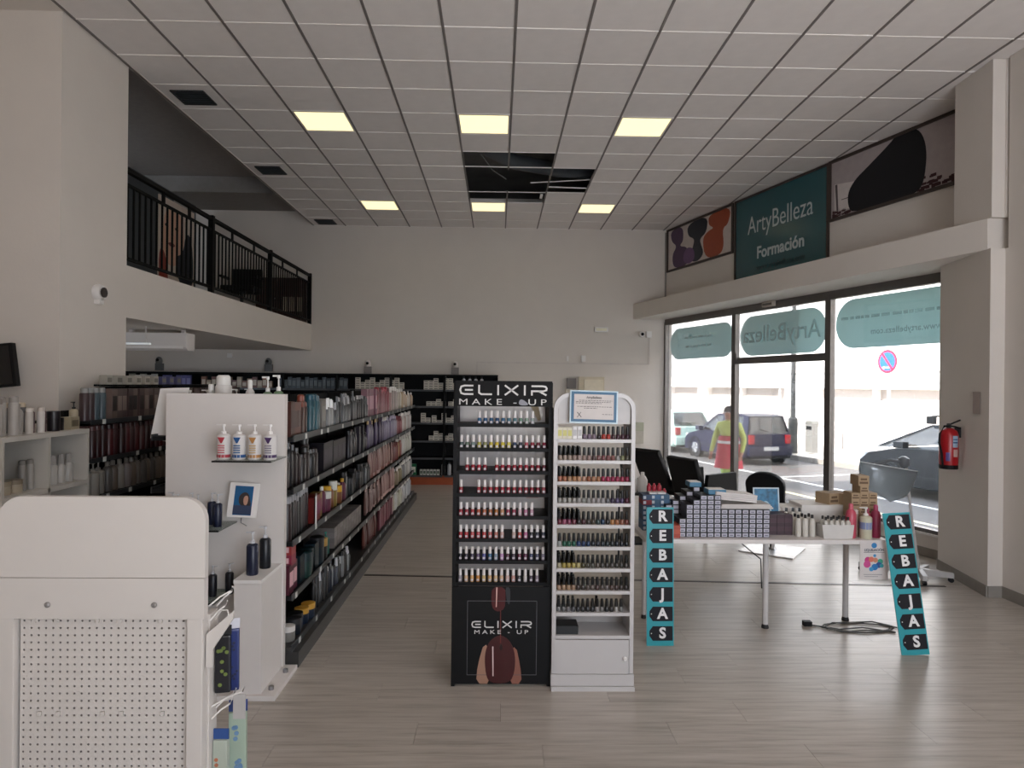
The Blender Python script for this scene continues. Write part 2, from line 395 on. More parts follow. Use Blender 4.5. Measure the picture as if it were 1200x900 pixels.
for j, lb in ((4, 'dark air vent in the ceiling beside the left column'), (8, 'dark ceiling vent over the gallery railing, middle one'), (13, 'dark ceiling vent next to the back wall')):
    t = thing('ceiling_vent', lb, 'vent', (TX0+.3, TY0+.6*j+.3, CZ), group='ceiling vents')
    B(-.15, .15, -.15, .15, -.004, .003).build('backing', mat('#1c2226', .8), t)
    f = MB()
    for q in ((-.17, .17, -.17, -.15), (-.17, .17, .15, .17), (-.17, -.15, -.15, .15), (.15, .17, -.15, .15)): f.box(*q, -.012, .003)
    f.build('frame', DARK, t)
    sl = B(-.15, .15, -.008, .008, -.01, -.006).mesh('slat', mat('#333a3e', .6))
    for k in range(6): obj('slat', sl, t, (0, -.125+k*.05, 0))

# ======================= POSTERS ON THE RIGHT WALL =======================
def fthing(name, label, cat, s, o, z): return thing(name, label, cat, fp(s, o, z), FROT)
PF = mat('#3b302b', .5, name='bronze_frame')
def frame_mb(w, h, t=.035, d=.03):
    f = MB(); f.box(-w/2, w/2, -d, 0, 0, t); f.box(-w/2, w/2, -d, 0, h-t, h); f.box(-w/2, -w/2+t, -d, 0, t, h-t); f.box(w/2-t, w/2, -d, 0, t, h-t); return f
PAPER = mat('#c9bdb6', .4, name='poster_paper')
def blobpoly(pts, it=2):
    for _ in range(it):
        q = []
        for i in range(len(pts)):
            a, b = pts[i-1], pts[i]; q += [(a[0]*.75+b[0]*.25, a[1]*.75+b[1]*.25), (a[0]*.25+b[0]*.75, a[1]*.25+b[1]*.75)]
        pts = q
    return pts
t = fthing('wall_poster', 'framed poster of purple, dark and orange nail polish spills, high on right wall', 'poster', 1.09, -.004, 3.98)
frame_mb(2.06, .8).build('frame', PF, t); B(-1.0, 1.0, -.008, 0, .035, .765).build('print', PAPER, t)
for colr, pts in (('#4a3050', [(-.92, .76), (-.5, .78), (-.46, .5), (-.62, .42), (-.32, .36), (-.25, .1), (-.42, .03), (-.8, .04), (-.86, .3), (-.68, .44), (-.88, .55)]),
                  ('#6a4a72', [(-.38, .36), (-.12, .3), (-.08, .1), (-.3, .03), (-.5, .14)]),
                  ('#161c28', [(-.34, .76), (.3, .78), (.28, .5), (.06, .42), (.1, .32), (.2, .14), (-.02, .03), (-.26, .1), (-.14, .34), (-.1, .46), (-.32, .54)]),
                  ('#9c4424', [(.34, .78), (.96, .78), (.9, .5), (.72, .46), (.78, .18), (.68, .03), (.24, .04), (.14, .4), (.3, .5), (.5, .52), (.32, .6)])):
    MB().prism(blobpoly(pts), 'y', -.0115+.0008*len(pts) % .002, -.0085).build('printed_shape', mat(colr, .4), t)
t = fthing('wall_sign', '', 'sign', 3.18, -.004, 3.5)
t['label'] = 'large teal sign with white lettering for training courses, high on right wall'
bd = B(-.97, .97, -.02, 0, 0, 1.26).build('panel', mat('#28565c', .22, var=.02, name='teal_sign_gloss'), t)
frame_mb(2.02, 1.28, .03, .03).build('frame', PF, t)
LT = mat('#b9c4c4', .5)
text('ArtyBelleza', .39, (.03, -.024, .8), LT, t, xs=.78, bold=-.002); text('Formación', .25, (.06, -.024, .36), LT, t, bold=.006, xs=.95)
text('www.artybelleza.com', .12, (.06, -.024, .14), mat('#123840', .5), t)
t = fthing('wall_poster', 'framed poster of a black powder brush with crumbled makeup, high on right wall', 'poster', 5.12, -.004, 4.0)
frame_mb(1.86, .79).build('frame', PF, t); B(-.9, .9, -.008, 0, .035, .755).build('print', mat('#a89d9c', .4), t)
MB().prism(blobpoly([(-.5, .03), (-.6, .1), (-.62, .3), (-.5, .44), (-.3, .54), (0, .7), (.12, .78), (.3, .80), (.44, .72), (.52, .5), (.5, .2), (.44, .06), (.3, .03)]), 'y', -.013, -.0085).build('printed_brush', mat('#121115', .9), t)
MB().prism([(-.84, .12), (-.52, .1), (-.56, .34), (-.48, .42), (-.84, .47)], 'y', -.012, -.0085).build('printed_ferrule', mat('#cfc6c2', .4), t)
MB().prism([(-.8, .12), (-.77, .12), (-.79, .46), (-.83, .46)], 'y', -.0125, -.012).build('printed_rim', mat('#4a4042', .5), t); MB().prism([(-.72, .24), (-.54, .24), (-.54, .25), (-.72, .25)], 'y', -.0125, -.012).build('printed_rim', mat('#4a4042', .5), t)
g = MB()
for k in range(60):
    x = random.uniform(.42, .88) if k < 38 else random.uniform(-.86, -.5); z = .05+abs(random.gauss(0, .05)); r = random.uniform(.01, .035); g.box(x-r, x+r, -.012, -.0088, z-.015, z-.015+r)
tag(g.build('printed_powder', mat('#3c1c20', .8), t), kind='stuff')
# ======================= GALLERY =======================
IRON = mat('#080808', .65, spec=.15, name='wrought_iron')
rl = thing('gallery_railing', 'black metal railing with thin vertical bars along the upper gallery', 'railing', (-3.53, 6.46, 2.93))
RY = 6.35
B(-.025, .025, 0, RY, .89, .93).build('top_rail', IRON, rl); B(-.015, .015, 0, RY, .76, .785).build('middle_rail', IRON, rl)
B(-.02, .02, 0, RY, .06, .085).build('bottom_rail', IRON, rl)
bm_ = B(-.008, .008, -.008, .008, .085, .76).mesh('baluster', IRON); po = B(-.03, .03, -.03, .03, 0, .95).mesh('post', IRON)
sc = B(-.006, .006, -.03, .03, .785, .89).mesh('spacer', IRON)
for y in (1.95, 4.1, 6.31): obj('post', po, rl, (0, y, 0))
for k in range(57): obj('baluster', bm_, rl, (0, .06+k*.111, 0))
for y in (.75, 1.35, 2.6, 3.4, 4.7, 5.5): obj('spacer', sc, rl, (0, y, 0))
# portrait poster leaning on the partition
t = thing('portrait_poster', 'large portrait poster of a face behind the gallery railing', 'poster', (-5.39, 11.45, 3.3), PI/2)
B(-.62, .62, -.02, 0, 0, 1.5).build('print', mat('#e4d4c6', .5), t)
def flat(pts, name, c, par, y0=-.022, d=.002, rough=.5, it=2): return MB().prism(blobpoly(pts, it), 'y', y0-d, y0).build(name, mat(c, rough), par)
flat([(-.5, .55), (-.5, 1.2), (-.2, 1.42), (.15, 1.3), (.25, .9), (.05, .5), (-.25, .4)], 'printed_face', '#e6b89c', t)
flat([(-.62, .0), (-.62, .7), (-.4, .6), (-.3, .1), (-.3, 0)], 'printed_scarf', '#9a3a28', t, -.0245)
flat([(.1, .1), (-.1, .6), (.2, .7), (.3, 1.1), (.55, 1.0), (.6, .1)], 'printed_coat', '#151b28', t, -.0245)
flat([(-.36, .78), (-.2, .82), (-.06, .78), (-.2, .73)], 'printed_lips', '#7d2c28', t, -.0245)
for x in (-.38, -.04): flat([(x-.08, 1.06), (x, 1.1), (x+.08, 1.05), (x, 1.03)], 'printed_eye', '#2b1c18', t, -.0245)
for y, z, w, h, lb in ((11.55, 4.62, .6, .22, 'white sheet pinned above the portrait on the gallery'), (12.0, 4.28, .35, .3, 'small white sheet right of the portrait on the gallery')):
    tag(B(0, .006, 0, w, 0, h).build('paper_sheet', mat('#bdb8b0', .8), None, (-5.39, y-.2, z)), lb, 'sheet')
t = thing('office_chair', 'black swivel office chair behind the gallery railing', 'chair', (-4.35, 11.6, 2.93))
bevel(B(-.27, .27, -.25, .25, .42, .52).build('seat', BLACK, t), .03); bevel(B(-.26, .26, .2, .28, .52, .86).build('backrest', BLACK, t), .03)
MB().lathe([(.03, .06), (.03, .42)], 10).build('column', DARK, t)
f = MB()
for k in range(5): a = k*2*PI/5; f.tube([(0, 0, .08), (.28*math.cos(a), .28*math.sin(a), .05)], .02, 6)
f.build('base', BLACK, t)
for s in (-1, 1): B(s*.29-.02, s*.29+.02, -.18, .18, .66, .7).build('armrest', BLACK, t)
t = thing('wooden_cabinet', 'dark brown wooden cabinet at the far end of the gallery', 'cabinet', (-3.98, 12.55, 2.93))
BR = mat('#3a221c', .5, var=.15, name='brown_wood')
B(-.4, .4, -.2, .2, 0, .8).build('body', BR, t)
for x in (-.2, .2):
    d = B(x-.19, x+.19, -.22, -.2, .04, .78).build('door', BR, t); MB().lathe([(.01, 0), (.014, .02)], 8, (x+(.15 if x < 0 else -.15), -.24, .42), 'y').build('knob', STEEL, d)
for k in range(3): tag(B(0, .1, 0, .01, 0, .26).build('leaflet', mat('#a99c8c', .7), None, (-3.9+k*.13, 12.32, 3.12)), ['leftmost', 'middle', 'rightmost'][k]+' of three pale leaflets on the gallery cabinet front', 'leaflet')
# ======================= UNDER THE GALLERY =======================
t = thing('air_conditioner', 'long white air conditioner hanging under the gallery ceiling', 'air conditioner', (-3.97, 8.0, 2.2))
bevel(MB().prism([(-.1, .03), (-.06, 0), (.12, 0), (.12, .2), (-.1, .2)], 'x', -.38, .38).build('housing', WHITE, t), .01)
B(-.34, .34, -.112, -.1, .02, .05).build('louvre', WHITE2, t)
for s in (-.3, .3): B(s-.02, s+.02, -.02, .02, .2, .24).build('bracket', WHITE, t)
t = thing('vent_rail', 'thin white vent rail with added glow under the gallery ceiling', 'rail', (-4.1, 7.5, 2.24))
B(-.45, .3, -.02, .02, .0, .02).build('rail', mat('#e8eef0', .4, emit=.25), t)  # faint emission put in to brighten the vent line; not a lamp
for s in (-.4, .25): B(s-.006, s+.006, -.006, .006, .02, .2).build('hanger', WHITE, t)
tag(B(-.05, .05, -.04, 0, -.04, .04).build('junction_box', WHITE2, None, (-5.0, 12.809, 2.33)), 'small white box high on the back wall under the gallery', 'box')
# ======================= FIXTURES ON THE BACK WALL =======================
for i, (px, pz, lb) in enumerate(((-2.43, 2.0, 'white security camera above shelves where long gondola ends'), (-.8, 2.0, 'white security camera above shelves beside the black polish stand'),
                                  (-6.3, 2.02, 'dark dome camera under the gallery, farther left'), (-4.28, 2.02, 'dark dome camera under the gallery, above pale boxes'))):
    t = thing('security_camera', lb, 'camera', (px, 12.81, pz+.02), group='cameras above the back shelves')
    cm = WHITE if i < 2 else mat('#6b6c6c', .5)
    B(-.07, .07, -.06, 0, 0, .13).build('bracket', mat('#8d8683', .5) if i < 2 else cm, t)
    MB().lathe([(.05, 0), (.06, .02), (.06, .06), (.045, .1), (.02, .12)], 12, (0, -.05, .13)).build('housing', cm, t)
    MB().lathe([(.028, 0), (.024, -.02)], 10, (0, -.108, .19), 'y').build('lens', BLACK, t)
t = thing('security_camera', 'white bullet camera on the back wall under the right beam', 'camera', (2.80, 12.81, 2.8))
B(-.0, .1, -.07, 0, -.05, .07).build('bracket', WHITE2, t); MB().lathe([(.05, 0), (.055, -.06), (.05, -.12)], 12, (-.09, -.02, .01), 'y').build('housing', WHITE, t)
MB().lathe([(.03, 0), (.028, -.02)], 10, (-.09, .1, .01), 'y').build('lens', BLACK, t).location = (0, -.24, 0)
t = thing('emergency_light', 'small white emergency light box on the back wall', 'light', (1.95, 12.81, 2.85))
bevel(B(-.13, .13, -.05, 0, 0, .09).build('housing', WHITE2, t), .01); B(-.1, .1, -.055, -.05, .02, .07).build('cover', mat('#e8e2c8', .3), t)
tag(bevel(B(-.04, .04, -.05, 0, -.06, .06).build('siren', WHITE2, None, (1.62, 12.81, 2.34)), .008), 'small white sensor on back wall, right one of a pair', 'sensor')
tag(B(-.02, .02, -.03, 0, -.05, .05).build('sensor', WHITE2, None, (1.32, 12.81, 2.34)), 'tiny white sensor on back wall, left of a pair', 'sensor')
cb = mat('#cfc6c0', .5)
t = thing('cable_conduit', 'thin painted cable conduit running across the back wall', 'conduit', (0, 12.81, 0))
B(-.38, 2.86, -.02, -.001, 2.24, 2.262).build('horizontal_run', cb, t); B(-.4, -.38, -.02, -.001, 1.95, 2.262).build('left_drop', cb, t); B(2.86, 2.88, -.02, -.001, 2.24, 2.75).build('right_drop', cb, t)
tag(B(2.73+.43, 2.76+.43, -.02, 0, 3.39, 4.75).build('corner_conduit', mat('#8a837e', .5), None, (-.01, 12.81, 0)), 'vertical conduit in the upper right corner of back wall', 'conduit')
t = thing('socket_box', 'grey and cream switch box beside black polish stand on back wall', 'box', (1.38, 12.81, 1.6))
B(-.07, .1, -.06, 0, .17, .37).build('grey_cover', mat('#6f6863', .5), t); B(-.1, .07, -.05, 0, -.1, .17).build('cream_cover', mat('#c9bfae', .5), t)
t = thing('electrical_panel', 'cream electrical panel on the back wall above white polish stand', 'panel', (1.75, 12.81, 1.4))
B(-.22, .26, -.08, 0, 0, .6).build('housing', mat('#cfc2a8', .5), t); B(-.12, .24, -.1, -.08, .04, .55).build('door', mat('#ddd2ba', .4), t)
t = thing('electrical_panel', 'beige meter box low on the back wall beside the window', 'panel', (2.62, 12.81, .75))
B(-.12, .14, -.1, 0, 0, .4).build('housing', mat('#b8b0a2', .5), t); B(-.12, .14, -.105, -.1, .24, .4).build('cover', mat('#a9a892', .4), t)

# ======================= BACK SHELVES =======================
SHB = mat('#101214', .7, spec=.25, name='black_shelving'); ORG = mat('#93421c', .5, name='orange_plinth'); BEDGE = mat('#4d4f52', .4, .4)
BX = [-6.85+k*.98 for k in range(8)]
BZ = [.17, .49, .80, 1.13, 1.43, 1.73]
for k in range(7):
    pos = ['far left under the gallery', 'second from the left under the gallery', 'third from the left, under the gallery', 'fourth from the left, behind the end panel', 'behind the near end of the aisle gondola', 'at the end of the aisle', 'partly behind the black polish stand'][k]
    t = thing('wall_shelving', 'black wall shelving unit with orange plinth, '+pos, 'shelving', (BX[k], 12.36, 0), group='black shelving along the back wall')
    B(.005, .975, .42, .44, .165, 1.99).build('back_panel', SHB, t)
    for x in (.002, .958): B(x, x+.02, .06, .42, .17, 1.99 if k < 6 else 1.96).build('side_panel', SHB, t)
    B(0, .98, .02, .44, 0, .16).build('plinth', ORG, t)
    for z in BZ: sh = B(.022, .958, .02, .42, z-.02, z).build('shelf', SHB, t); B(.022, .958, .0, .02, z-.03, z+.004).build('price_rail', BEDGE, sh)
    B(0, .98, .05, .44, 1.99, 2.01).build('top_board', SHB, t)
# ---- product prototypes (cached meshes) ----
CACHE = {}
def pm(hexc, rough=.35): return mat(hexc, rough, var=.03)
def product(shape, h, w, c1, c2='#e4e0dc'):
    """returns list of (part name, mesh); first is the body"""
    key = (shape, round(h, 3), round(w, 3), c1, c2)
    if key in CACHE: return CACHE[key]
    m1, m2 = pm(c1), pm(c2); r = w/2; P = []
    if shape == 'bottle':
        P = [('bottle', MB().lathe([(r*.9, 0), (r, h*.04), (r, h*.68), (r*.8, h*.78), (r*.4, h*.84)], 10).mesh('bottle', m1)), ('cap', MB().lathe([(r*.45, h*.84), (r*.45, h*.98), (r*.3, h)], 8).mesh('cap', m2))]
    elif shape == 'can':
        P = [('bottle', MB().lathe([(r, 0), (r, h*.8), (r*.85, h*.84)], 10).mesh('can', m1)), ('cap', MB().lathe([(r*.86, h*.84), (r*.84, h*.97), (r*.6, h)], 10).mesh('cap', m2))]
    elif shape == 'oval':
        P = [('bottle', MB().lathe([(r*.75, 0), (r, h*.15), (r, h*.6), (r*.6, h*.8), (r*.35, h*.85)], 10, sy=.6).mesh('bottle', m1)), ('cap', MB().lathe([(r*.4, h*.85), (r*.36, h)], 8, sy=.8).mesh('cap', m2))]
    elif shape == 'tube':
        me = MB(); n = 10
        me.lathe([(r*.8, h*.14), (r*.95, h*.3), (r, h*.6), (r*1.05, h*.99)], 10, sy=.7)
        for i, v in enumerate(me.v):
            if v[2] > h*.5: k = (v[2]/h-.5)*2; me.v[i] = (v[0], v[1]*(1-.85*k), v[2])
        P = [('tube', me.mesh('tube', m1)), ('cap', MB().lathe([(r*.7, 0), (r*.78, h*.14)], 10, sy=.75).mesh('cap', m2))]
    elif shape == 'pump':
        cap = MB().lathe([(r*.42, h*.72), (r*.42, h*.78), (r*.16, h*.8), (r*.12, h*.93), (r*.3, h*.93), (r*.3, h*.985)], 8)
        cap.box(-r*1.1, r*.2, -r*.14, r*.14, h*.955, h*.985)
        P = [('bottle', MB().lathe([(r*.92, 0), (r, h*.03), (r, h*.66), (r*.8, h*.7), (r*.4, h*.72)], 12).mesh('bottle', m1)), ('pump', cap.mesh('pump', m2))]
    elif shape == 'jar':
        P = [('jar', MB().lathe([(r*.95, 0), (r, h*.08), (r, h*.64)], 12).mesh('jar', m1)), ('lid', MB().lathe([(r*1.03, h*.64), (r*1.03, h*.98), (r*.9, h)], 12).mesh('lid', m2))]
    elif shape == 'bag':
        P = [('bag', bevel_mesh(MB().prism([(-r, 0), (r, 0), (r*.96, h*.9), (-r*.96, h*.9)], 'y', -r*.3, r*.3), m1, .004)), ('header', MB().prism([(-r*.96, h*.9), (r*.96, h*.9), (r*.96, h), (-r*.96, h)], 'y', -.004, .004).mesh('header', m2))]
    elif shape == 'box':
        P = [('box', MB().box(-r, r, -r*.7, r*.7, 0, h).mesh('box', m1)), ('label_print', MB().box(-r*.75, r*.75, -r*.7-.0012, -r*.7, h*.25, h*.75).mesh('label_print', m2))]
    elif shape == 'slim':
        P = [('bottle', MB().lathe([(r, 0), (r, h*.62), (r*.7, h*.68)], 8).mesh('bottle', m1)), ('cap', MB().lathe([(r*.72, h*.68), (r*.55, h)], 8).mesh('cap', m2))]
    CACHE[key] = P; return P
def bevel_mesh(mb, m, w):
    me = mb.mesh('part', m); bm = bmesh.new(); bm.from_mesh(me); bmesh.ops.bevel(bm, geom=list(bm.edges), offset=w, segments=1, affect='EDGES'); bm.to_mesh(me); bm.free(); return me
SN = {'bottle': 'shampoo_bottle', 'can': 'spray_can', 'oval': 'lotion_bottle', 'tube': 'cream_tube', 'pump': 'pump_bottle', 'jar': 'cream_jar', 'bag': 'hanging_pouch', 'box': 'product_box', 'slim': 'dropper_bottle'}
SW = {'bottle': 'bottle', 'can': 'spray can', 'oval': 'lotion bottle', 'tube': 'squeeze tube', 'pump': 'pump bottle', 'jar': 'jar', 'bag': 'pouch', 'box': 'box', 'slim': 'slim bottle'}
def place(shape, h, w, c1, c2, loc, label, group=None, rz=0., caps=True, rot=None, name=None, cat=None):
    P = product(shape, h, w, c1, c2)
    r = obj(name or SN[shape], P[0][1], None, loc, rot or (0, 0, rz)); tag(r, label, cat or SW[shape].split()[-1], group)
    if caps:
        for nme, me in P[1:]: obj(nme, me, r)
    return r
def cname(h):
    r, g, b = (int(h.lstrip('#')[i:i+2], 16) for i in (0, 2, 4))
    mx, mn = max(r, g, b), min(r, g, b); v = mx; s = (mx-mn)/max(mx, 1)
    if s < .16: return 'white' if v > 190 else 'pale grey' if v > 140 else 'grey' if v > 85 else 'dark grey' if v > 48 else 'black'
    import colorsys; hh = colorsys.rgb_to_hsv(r/255, g/255, b/255)[0]*360
    if v < 45: return 'near-black'
    dk = 'dark ' if v < 110 else 'pale ' if s < .35 and v > 165 else ''
    base = 'red' if hh < 14 or hh > 345 else 'orange' if hh < 38 else 'yellow' if hh < 65 else 'green' if hh < 160 else 'teal' if hh < 195 else 'blue' if hh < 250 else 'purple' if hh < 290 else 'pink'
    if base == 'orange' and v < 150: base = 'brown'; dk = ''
    if base == 'orange' and s < .45: base = 'beige'; dk = ''
    if base == 'red' and s < .5 and v > 140: base = 'pink'; dk = ''
    return dk+base
# boxes on the back shelves: (unit region x0, x1, shelf index, number per row, rows high, colour)
bw = '#d2ccc0'
SHN = ['bottom', 'second', 'third', 'fourth', 'fifth', 'top']
def boxgrid(x0, x1, si, heights, colr, where, w=.085, h=.042):
    k = 0
    for i, hh in enumerate(heights):
        for r in range(hh):
            place('box', h, w, colr, '#8a8780', (x0+w/2+i*(w+.004), 12.5, BZ[si]+r*(h+.0004)),
                  '%s carton, %s layer of %s pile, %s, %s back shelf' % (cname(colr), nth(r+1), nth(i+1), where, SHN[si]), 'cartons on the back shelves')
ae = 'aisle end'
boxgrid(-1.35, 0, 5, [4, 4, 5, 3, 5, 5, 3, 3], bw, ae)
boxgrid(-1.30, 0, 4, [2, 2, 3, 2], bw, 'gondola side'); boxgrid(-.9, 0, 4, [2, 3, 4, 1, 2], bw, ae)
boxgrid(-1.4, 0, 3, [4, 2], bw, 'gondola side'); boxgrid(-1.2, 0, 3, [3, 1, 4, 2, 3, 2, 2, 3], bw, ae)
boxgrid(-1.25, 0, 2, [2, 4, 3, 2, 3, 1], bw, ae)
boxgrid(-2.6, 0, 5, [5, 3, 4, 5, 3, 4, 5, 4, 5, 3], bw, 'behind gondola')
for k in range(4): place('bottle', .25, .07, '#d8d8dc', '#1c1c20', (-.62+k*.11, 12.5, BZ[5]), 'white bottle with dark cap, %s from left above black polish stand' % nth(k+1), 'white bottles on the top back shelf')
for k in range(5): place('bottle', .24, .07, '#a9a9ab', '#2a2a2c', (-.98+k*.11, 12.48, BZ[0]), 'silver bottle, %s of five on the bottom back shelf' % nth(k+1), 'silver bottles on the bottom back shelf')
for k in range(6): place('box', .1, .05, '#cfcfca', '#5c6a5c', (-1.38+k*.062, 12.46, BZ[0]), 'small white carton, %s of six, bottom back shelf near gondola' % nth(k+1), 'small cartons on the bottom back shelf')
place('box', .2, .1, '#1f6b46', '#d8d8d0', (-1.52, 12.46, BZ[0]), 'green carton at the far end of the bottom back shelf')
# top shelf under the gallery
for k in range(16):
    place('box', [.2, .16, .21, .19][k % 4], .07, ['#4c575f', '#566068', '#3d4850'][k % 3], '#6b747a', (-3.95+k*.078, 12.5, BZ[5]), 'slate grey box, %s from left, top back shelf behind end panel' % nth(k+1), 'slate boxes on the top back shelf')
for k in range(14):
    place('box', [.2, .14, .2, .13, .17][k % 5], .085, ['#8a5c48', '#a8917c', '#6b3a30', '#b3a48e'][k % 4], '#cbbca8', (-5.35+k*.092, 12.5, BZ[5]), '%s carton, %s from left, top back shelf under gallery' % (cname(['#8a5c48', '#a8917c', '#6b3a30', '#b3a48e'][k % 4]), nth(k+1)), 'cartons on the top back shelf under the gallery')
for k in range(6): place('box', .22, .08, '#5a5a96', '#8a8ac0', (-6.05+k*.085, 12.5, BZ[5]), 'violet box, %s of six, top back shelf far left' % nth(k+1), 'violet boxes on the top back shelf')
for k in range(5): place('box', .24-.02*(k % 2), .09, '#c4c2be', '#8f8d8a', (-6.65+k*.1, 12.5, BZ[5]), 'white box, %s of five, top back shelf far left' % nth(k+1), 'white boxes on the top back shelf')
# second shelf items seen between
# ======================= AISLE GONDOLA =======================
GX, GY0, GY1 = -1.27, 4.42, 10.85
GR = mat('#343332', .5, name='gondola_grey'); RAIL = mat('#3a3d40', .35, .3); TAG = mat('#c9cbc6', .5)
gd = thing('shelving_gondola', 'long black double-sided shelving gondola along the left aisle', 'gondola', (-1.77, GY0, 0))
GL = GY1-GY0
B(-.5, .5, 0, GL, 0, .1).build('base', GR, gd)
B(-.015, .015, 0, GL, .1, 1.74).build('back_panel', SHB, gd)
GZ = [.13, .46, .81, 1.15, 1.49]
tagm = B(0, .003, -.02, .02, -.018, .018).mesh('price_tag', TAG)
for sgn in (1, -1):
    for i, z in enumerate(GZ):
        xa, xb = sorted((sgn*.02, sgn*.45))
        s_ = B(xa, xb, 0, GL, z-.028, z).build('shelf', SHB if i else GR, gd)
        xa, xb = sorted((sgn*.45, sgn*.458))
        B(xa, xb, 0, GL, z-.03, z+.012).build('price_rail', RAIL, s_)
        if sgn == 1:
            for k in range(16): obj('price_tag', tagm, s_, (.4585, .2+k*.39+random.uniform(-.15, .15), z-.012))
for y in (0, 1.3, 2.6, 3.9, 5.2, GL-.02): B(-.03, .03, y, y+.02, .1, 1.76).build('upright', SHB, gd)
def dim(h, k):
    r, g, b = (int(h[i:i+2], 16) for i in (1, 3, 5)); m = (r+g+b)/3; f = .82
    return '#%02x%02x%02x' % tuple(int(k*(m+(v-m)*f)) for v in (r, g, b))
def grow(zi, segs, rows=1, side=1):
    n = 0; z = GZ[zi]; X = -1.77
    for (y0, y1, shapes, h0, w, cols, cap) in segs:
        y = y0+w/2
        while y+w/2 <= y1:
            shape = random.choice(shapes) if isinstance(shapes, tuple) else shapes; h = h0 if shape == shapes else h0*random.choice((.7, .85, 1)); h = round(min(h*1.1, .30), 3)
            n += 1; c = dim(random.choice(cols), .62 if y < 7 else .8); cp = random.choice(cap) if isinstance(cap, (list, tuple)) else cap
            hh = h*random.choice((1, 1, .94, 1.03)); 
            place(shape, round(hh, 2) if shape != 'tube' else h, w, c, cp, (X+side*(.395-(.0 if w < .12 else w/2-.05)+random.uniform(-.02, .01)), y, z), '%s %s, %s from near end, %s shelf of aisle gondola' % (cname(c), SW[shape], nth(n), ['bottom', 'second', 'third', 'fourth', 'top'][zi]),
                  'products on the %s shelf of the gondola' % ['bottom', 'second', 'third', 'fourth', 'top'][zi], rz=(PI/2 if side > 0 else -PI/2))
            y += w+.006
    return n
K, W_ = '#17171a', '#d8d4d0'
grow(4, [(4.44, 4.72, 'box', .2, .085, ['#7a3a2c', '#8d4a3a', '#a05038'], '#3a1d18'), (4.72, 4.95, ('can', 'box'), .24, .06, ['#5b3428', '#30201c', '#b26a50'], '#7c3b2c'), (4.95, 5.22, 'can', .24, .075, ['#2b8aa0', '#257a90'], '#184858'),
         (5.24, 5.45, 'box', .21, .12, ['#b9b4ac'], '#8d8a86'), (5.45, 5.7, 'slim', .2, .045, ['#cfcac4', '#8a8a8c'], '#e8e8e8'), (5.7, 7.1, ('slim', 'can', 'bottle', 'slim'), .25, .05, [K, '#2a2a2e', '#3c3c40', '#232a33'], ['#111113', '#c8c8c8', '#8d8d90', '#1c1c1e']),
         (7.12, 7.6, 'box', .26, .09, ['#a8687c', '#b07a8a'], '#d2a8b4'), (7.62, 8.6, 'can', .29, .065, ['#9c2a3a', '#b04050', '#8d2434'], ['#5c1420', '#9c2a3a']), (8.62, 9.3, 'can', .27, .06, ['#c89a96', '#d8c8c0', '#b8a8a0'], W_), (9.3, 9.9, 'bottle', .25, .065, ['#d8c0a0', '#d6b890', '#e0d4c4'], W_), (9.9, 10.8, ('bottle', 'tube'), .22, .06, ['#e0d8d0', '#d8b898'], W_)])
grow(3, [(4.44, 5.15, ('can', 'bottle'), .27, .07, ['#38201e', '#2a1a1c', '#40282a', '#2c2c32'], ['#1a1012', '#30302f']), (5.35, 6.2, 'box', .2, .16, ['#1c1a20', '#241c2a', '#16161a'], '#2c2434'), (6.25, 7.2, ('oval', 'box', 'can'), .24, .07, ['#241c30', '#332a44', '#1c1c22'], K), (7.2, 8.2, 'oval', .27, .075, ['#4a3c66', '#584a78', '#5d4f80'], ['#3c3058', '#c8a878']),
         (8.2, 9.2, 'bottle', .25, .06, ['#8a80a8', '#9c90b8', '#a49cb4', '#7a7098'], ['#b0a8c0', W_]), (9.2, 9.6, 'bottle', .23, .06, ['#a03040', '#902838'], '#701c2c'), (9.6, 10.8, 'bottle', .24, .058, ['#d0ccc8', '#dcd8d6', '#c8b0a8'], W_)])
grow(2, [(4.44, 5.0, 'can', .26, .06, ['#3a2026', '#202026', '#2c2c30'], '#8a8a8e'), (5.0, 5.4, 'box', .17, .1, ['#c2281e', '#d0a020', '#d8b030'], '#7a1c50'), (5.4, 6.1, ('bottle', 'pump', 'jar'), .2, .07, ['#d09a20', '#c86a28', '#d8b040', '#a03060'], ['#d8d8d0', '#d0a020']), (6.1, 7.3, ('jar', 'can', 'box'), .22, .08, [K, '#202226', '#1a2830'], ['#2c2c30', '#101012']),
         (7.3, 8.9, 'tube', .25, .062, ['#a06e66', '#b07c74', '#9c605c', '#b88a80'], ['#8a5850', '#b89a94']), (8.9, 9.3, 'bottle', .22, .06, ['#7a2420', '#903028'], '#5a1a18'), (9.3, 9.8, 'oval', .24, .07, ['#d0b040', '#c8a838', '#a03830'], W_), (9.8, 10.8, 'oval', .25, .08, ['#d8d4c8', '#d4d0c4', '#dcdcd8'], W_)])
grow(1, [(4.44, 4.66, 'box', .17, .1, ['#8a2c48', '#a03030'], '#e0b0b8'), (4.7, 5.3, ('jar', 'box'), .2, .11, ['#123c3c', '#0f3040', '#16544c'], [K, '#10282c']), (5.3, 5.5, 'jar', .15, .1, ['#1a1c20'], '#b08a48'), (5.5, 5.62, 'pump', .16, .06, ['#2a9a88'], '#2a9a88'),
         (7.1, 7.9, ('tube', 'oval'), .26, .065, ['#96706a', '#8a605c', '#7a5048'], '#b89a94'), (7.9, 9.2, 'tube', .25, .06, ['#b08078', '#a87068', '#c09088'], '#c8a8a0'), (9.2, 9.8, 'bottle', .2, .06, ['#8a7a40', '#b09a80'], W_), (9.8, 10.8, 'bottle', .22, .06, ['#d0ccc6', '#c0bcb8', '#8a8a90'], W_)])
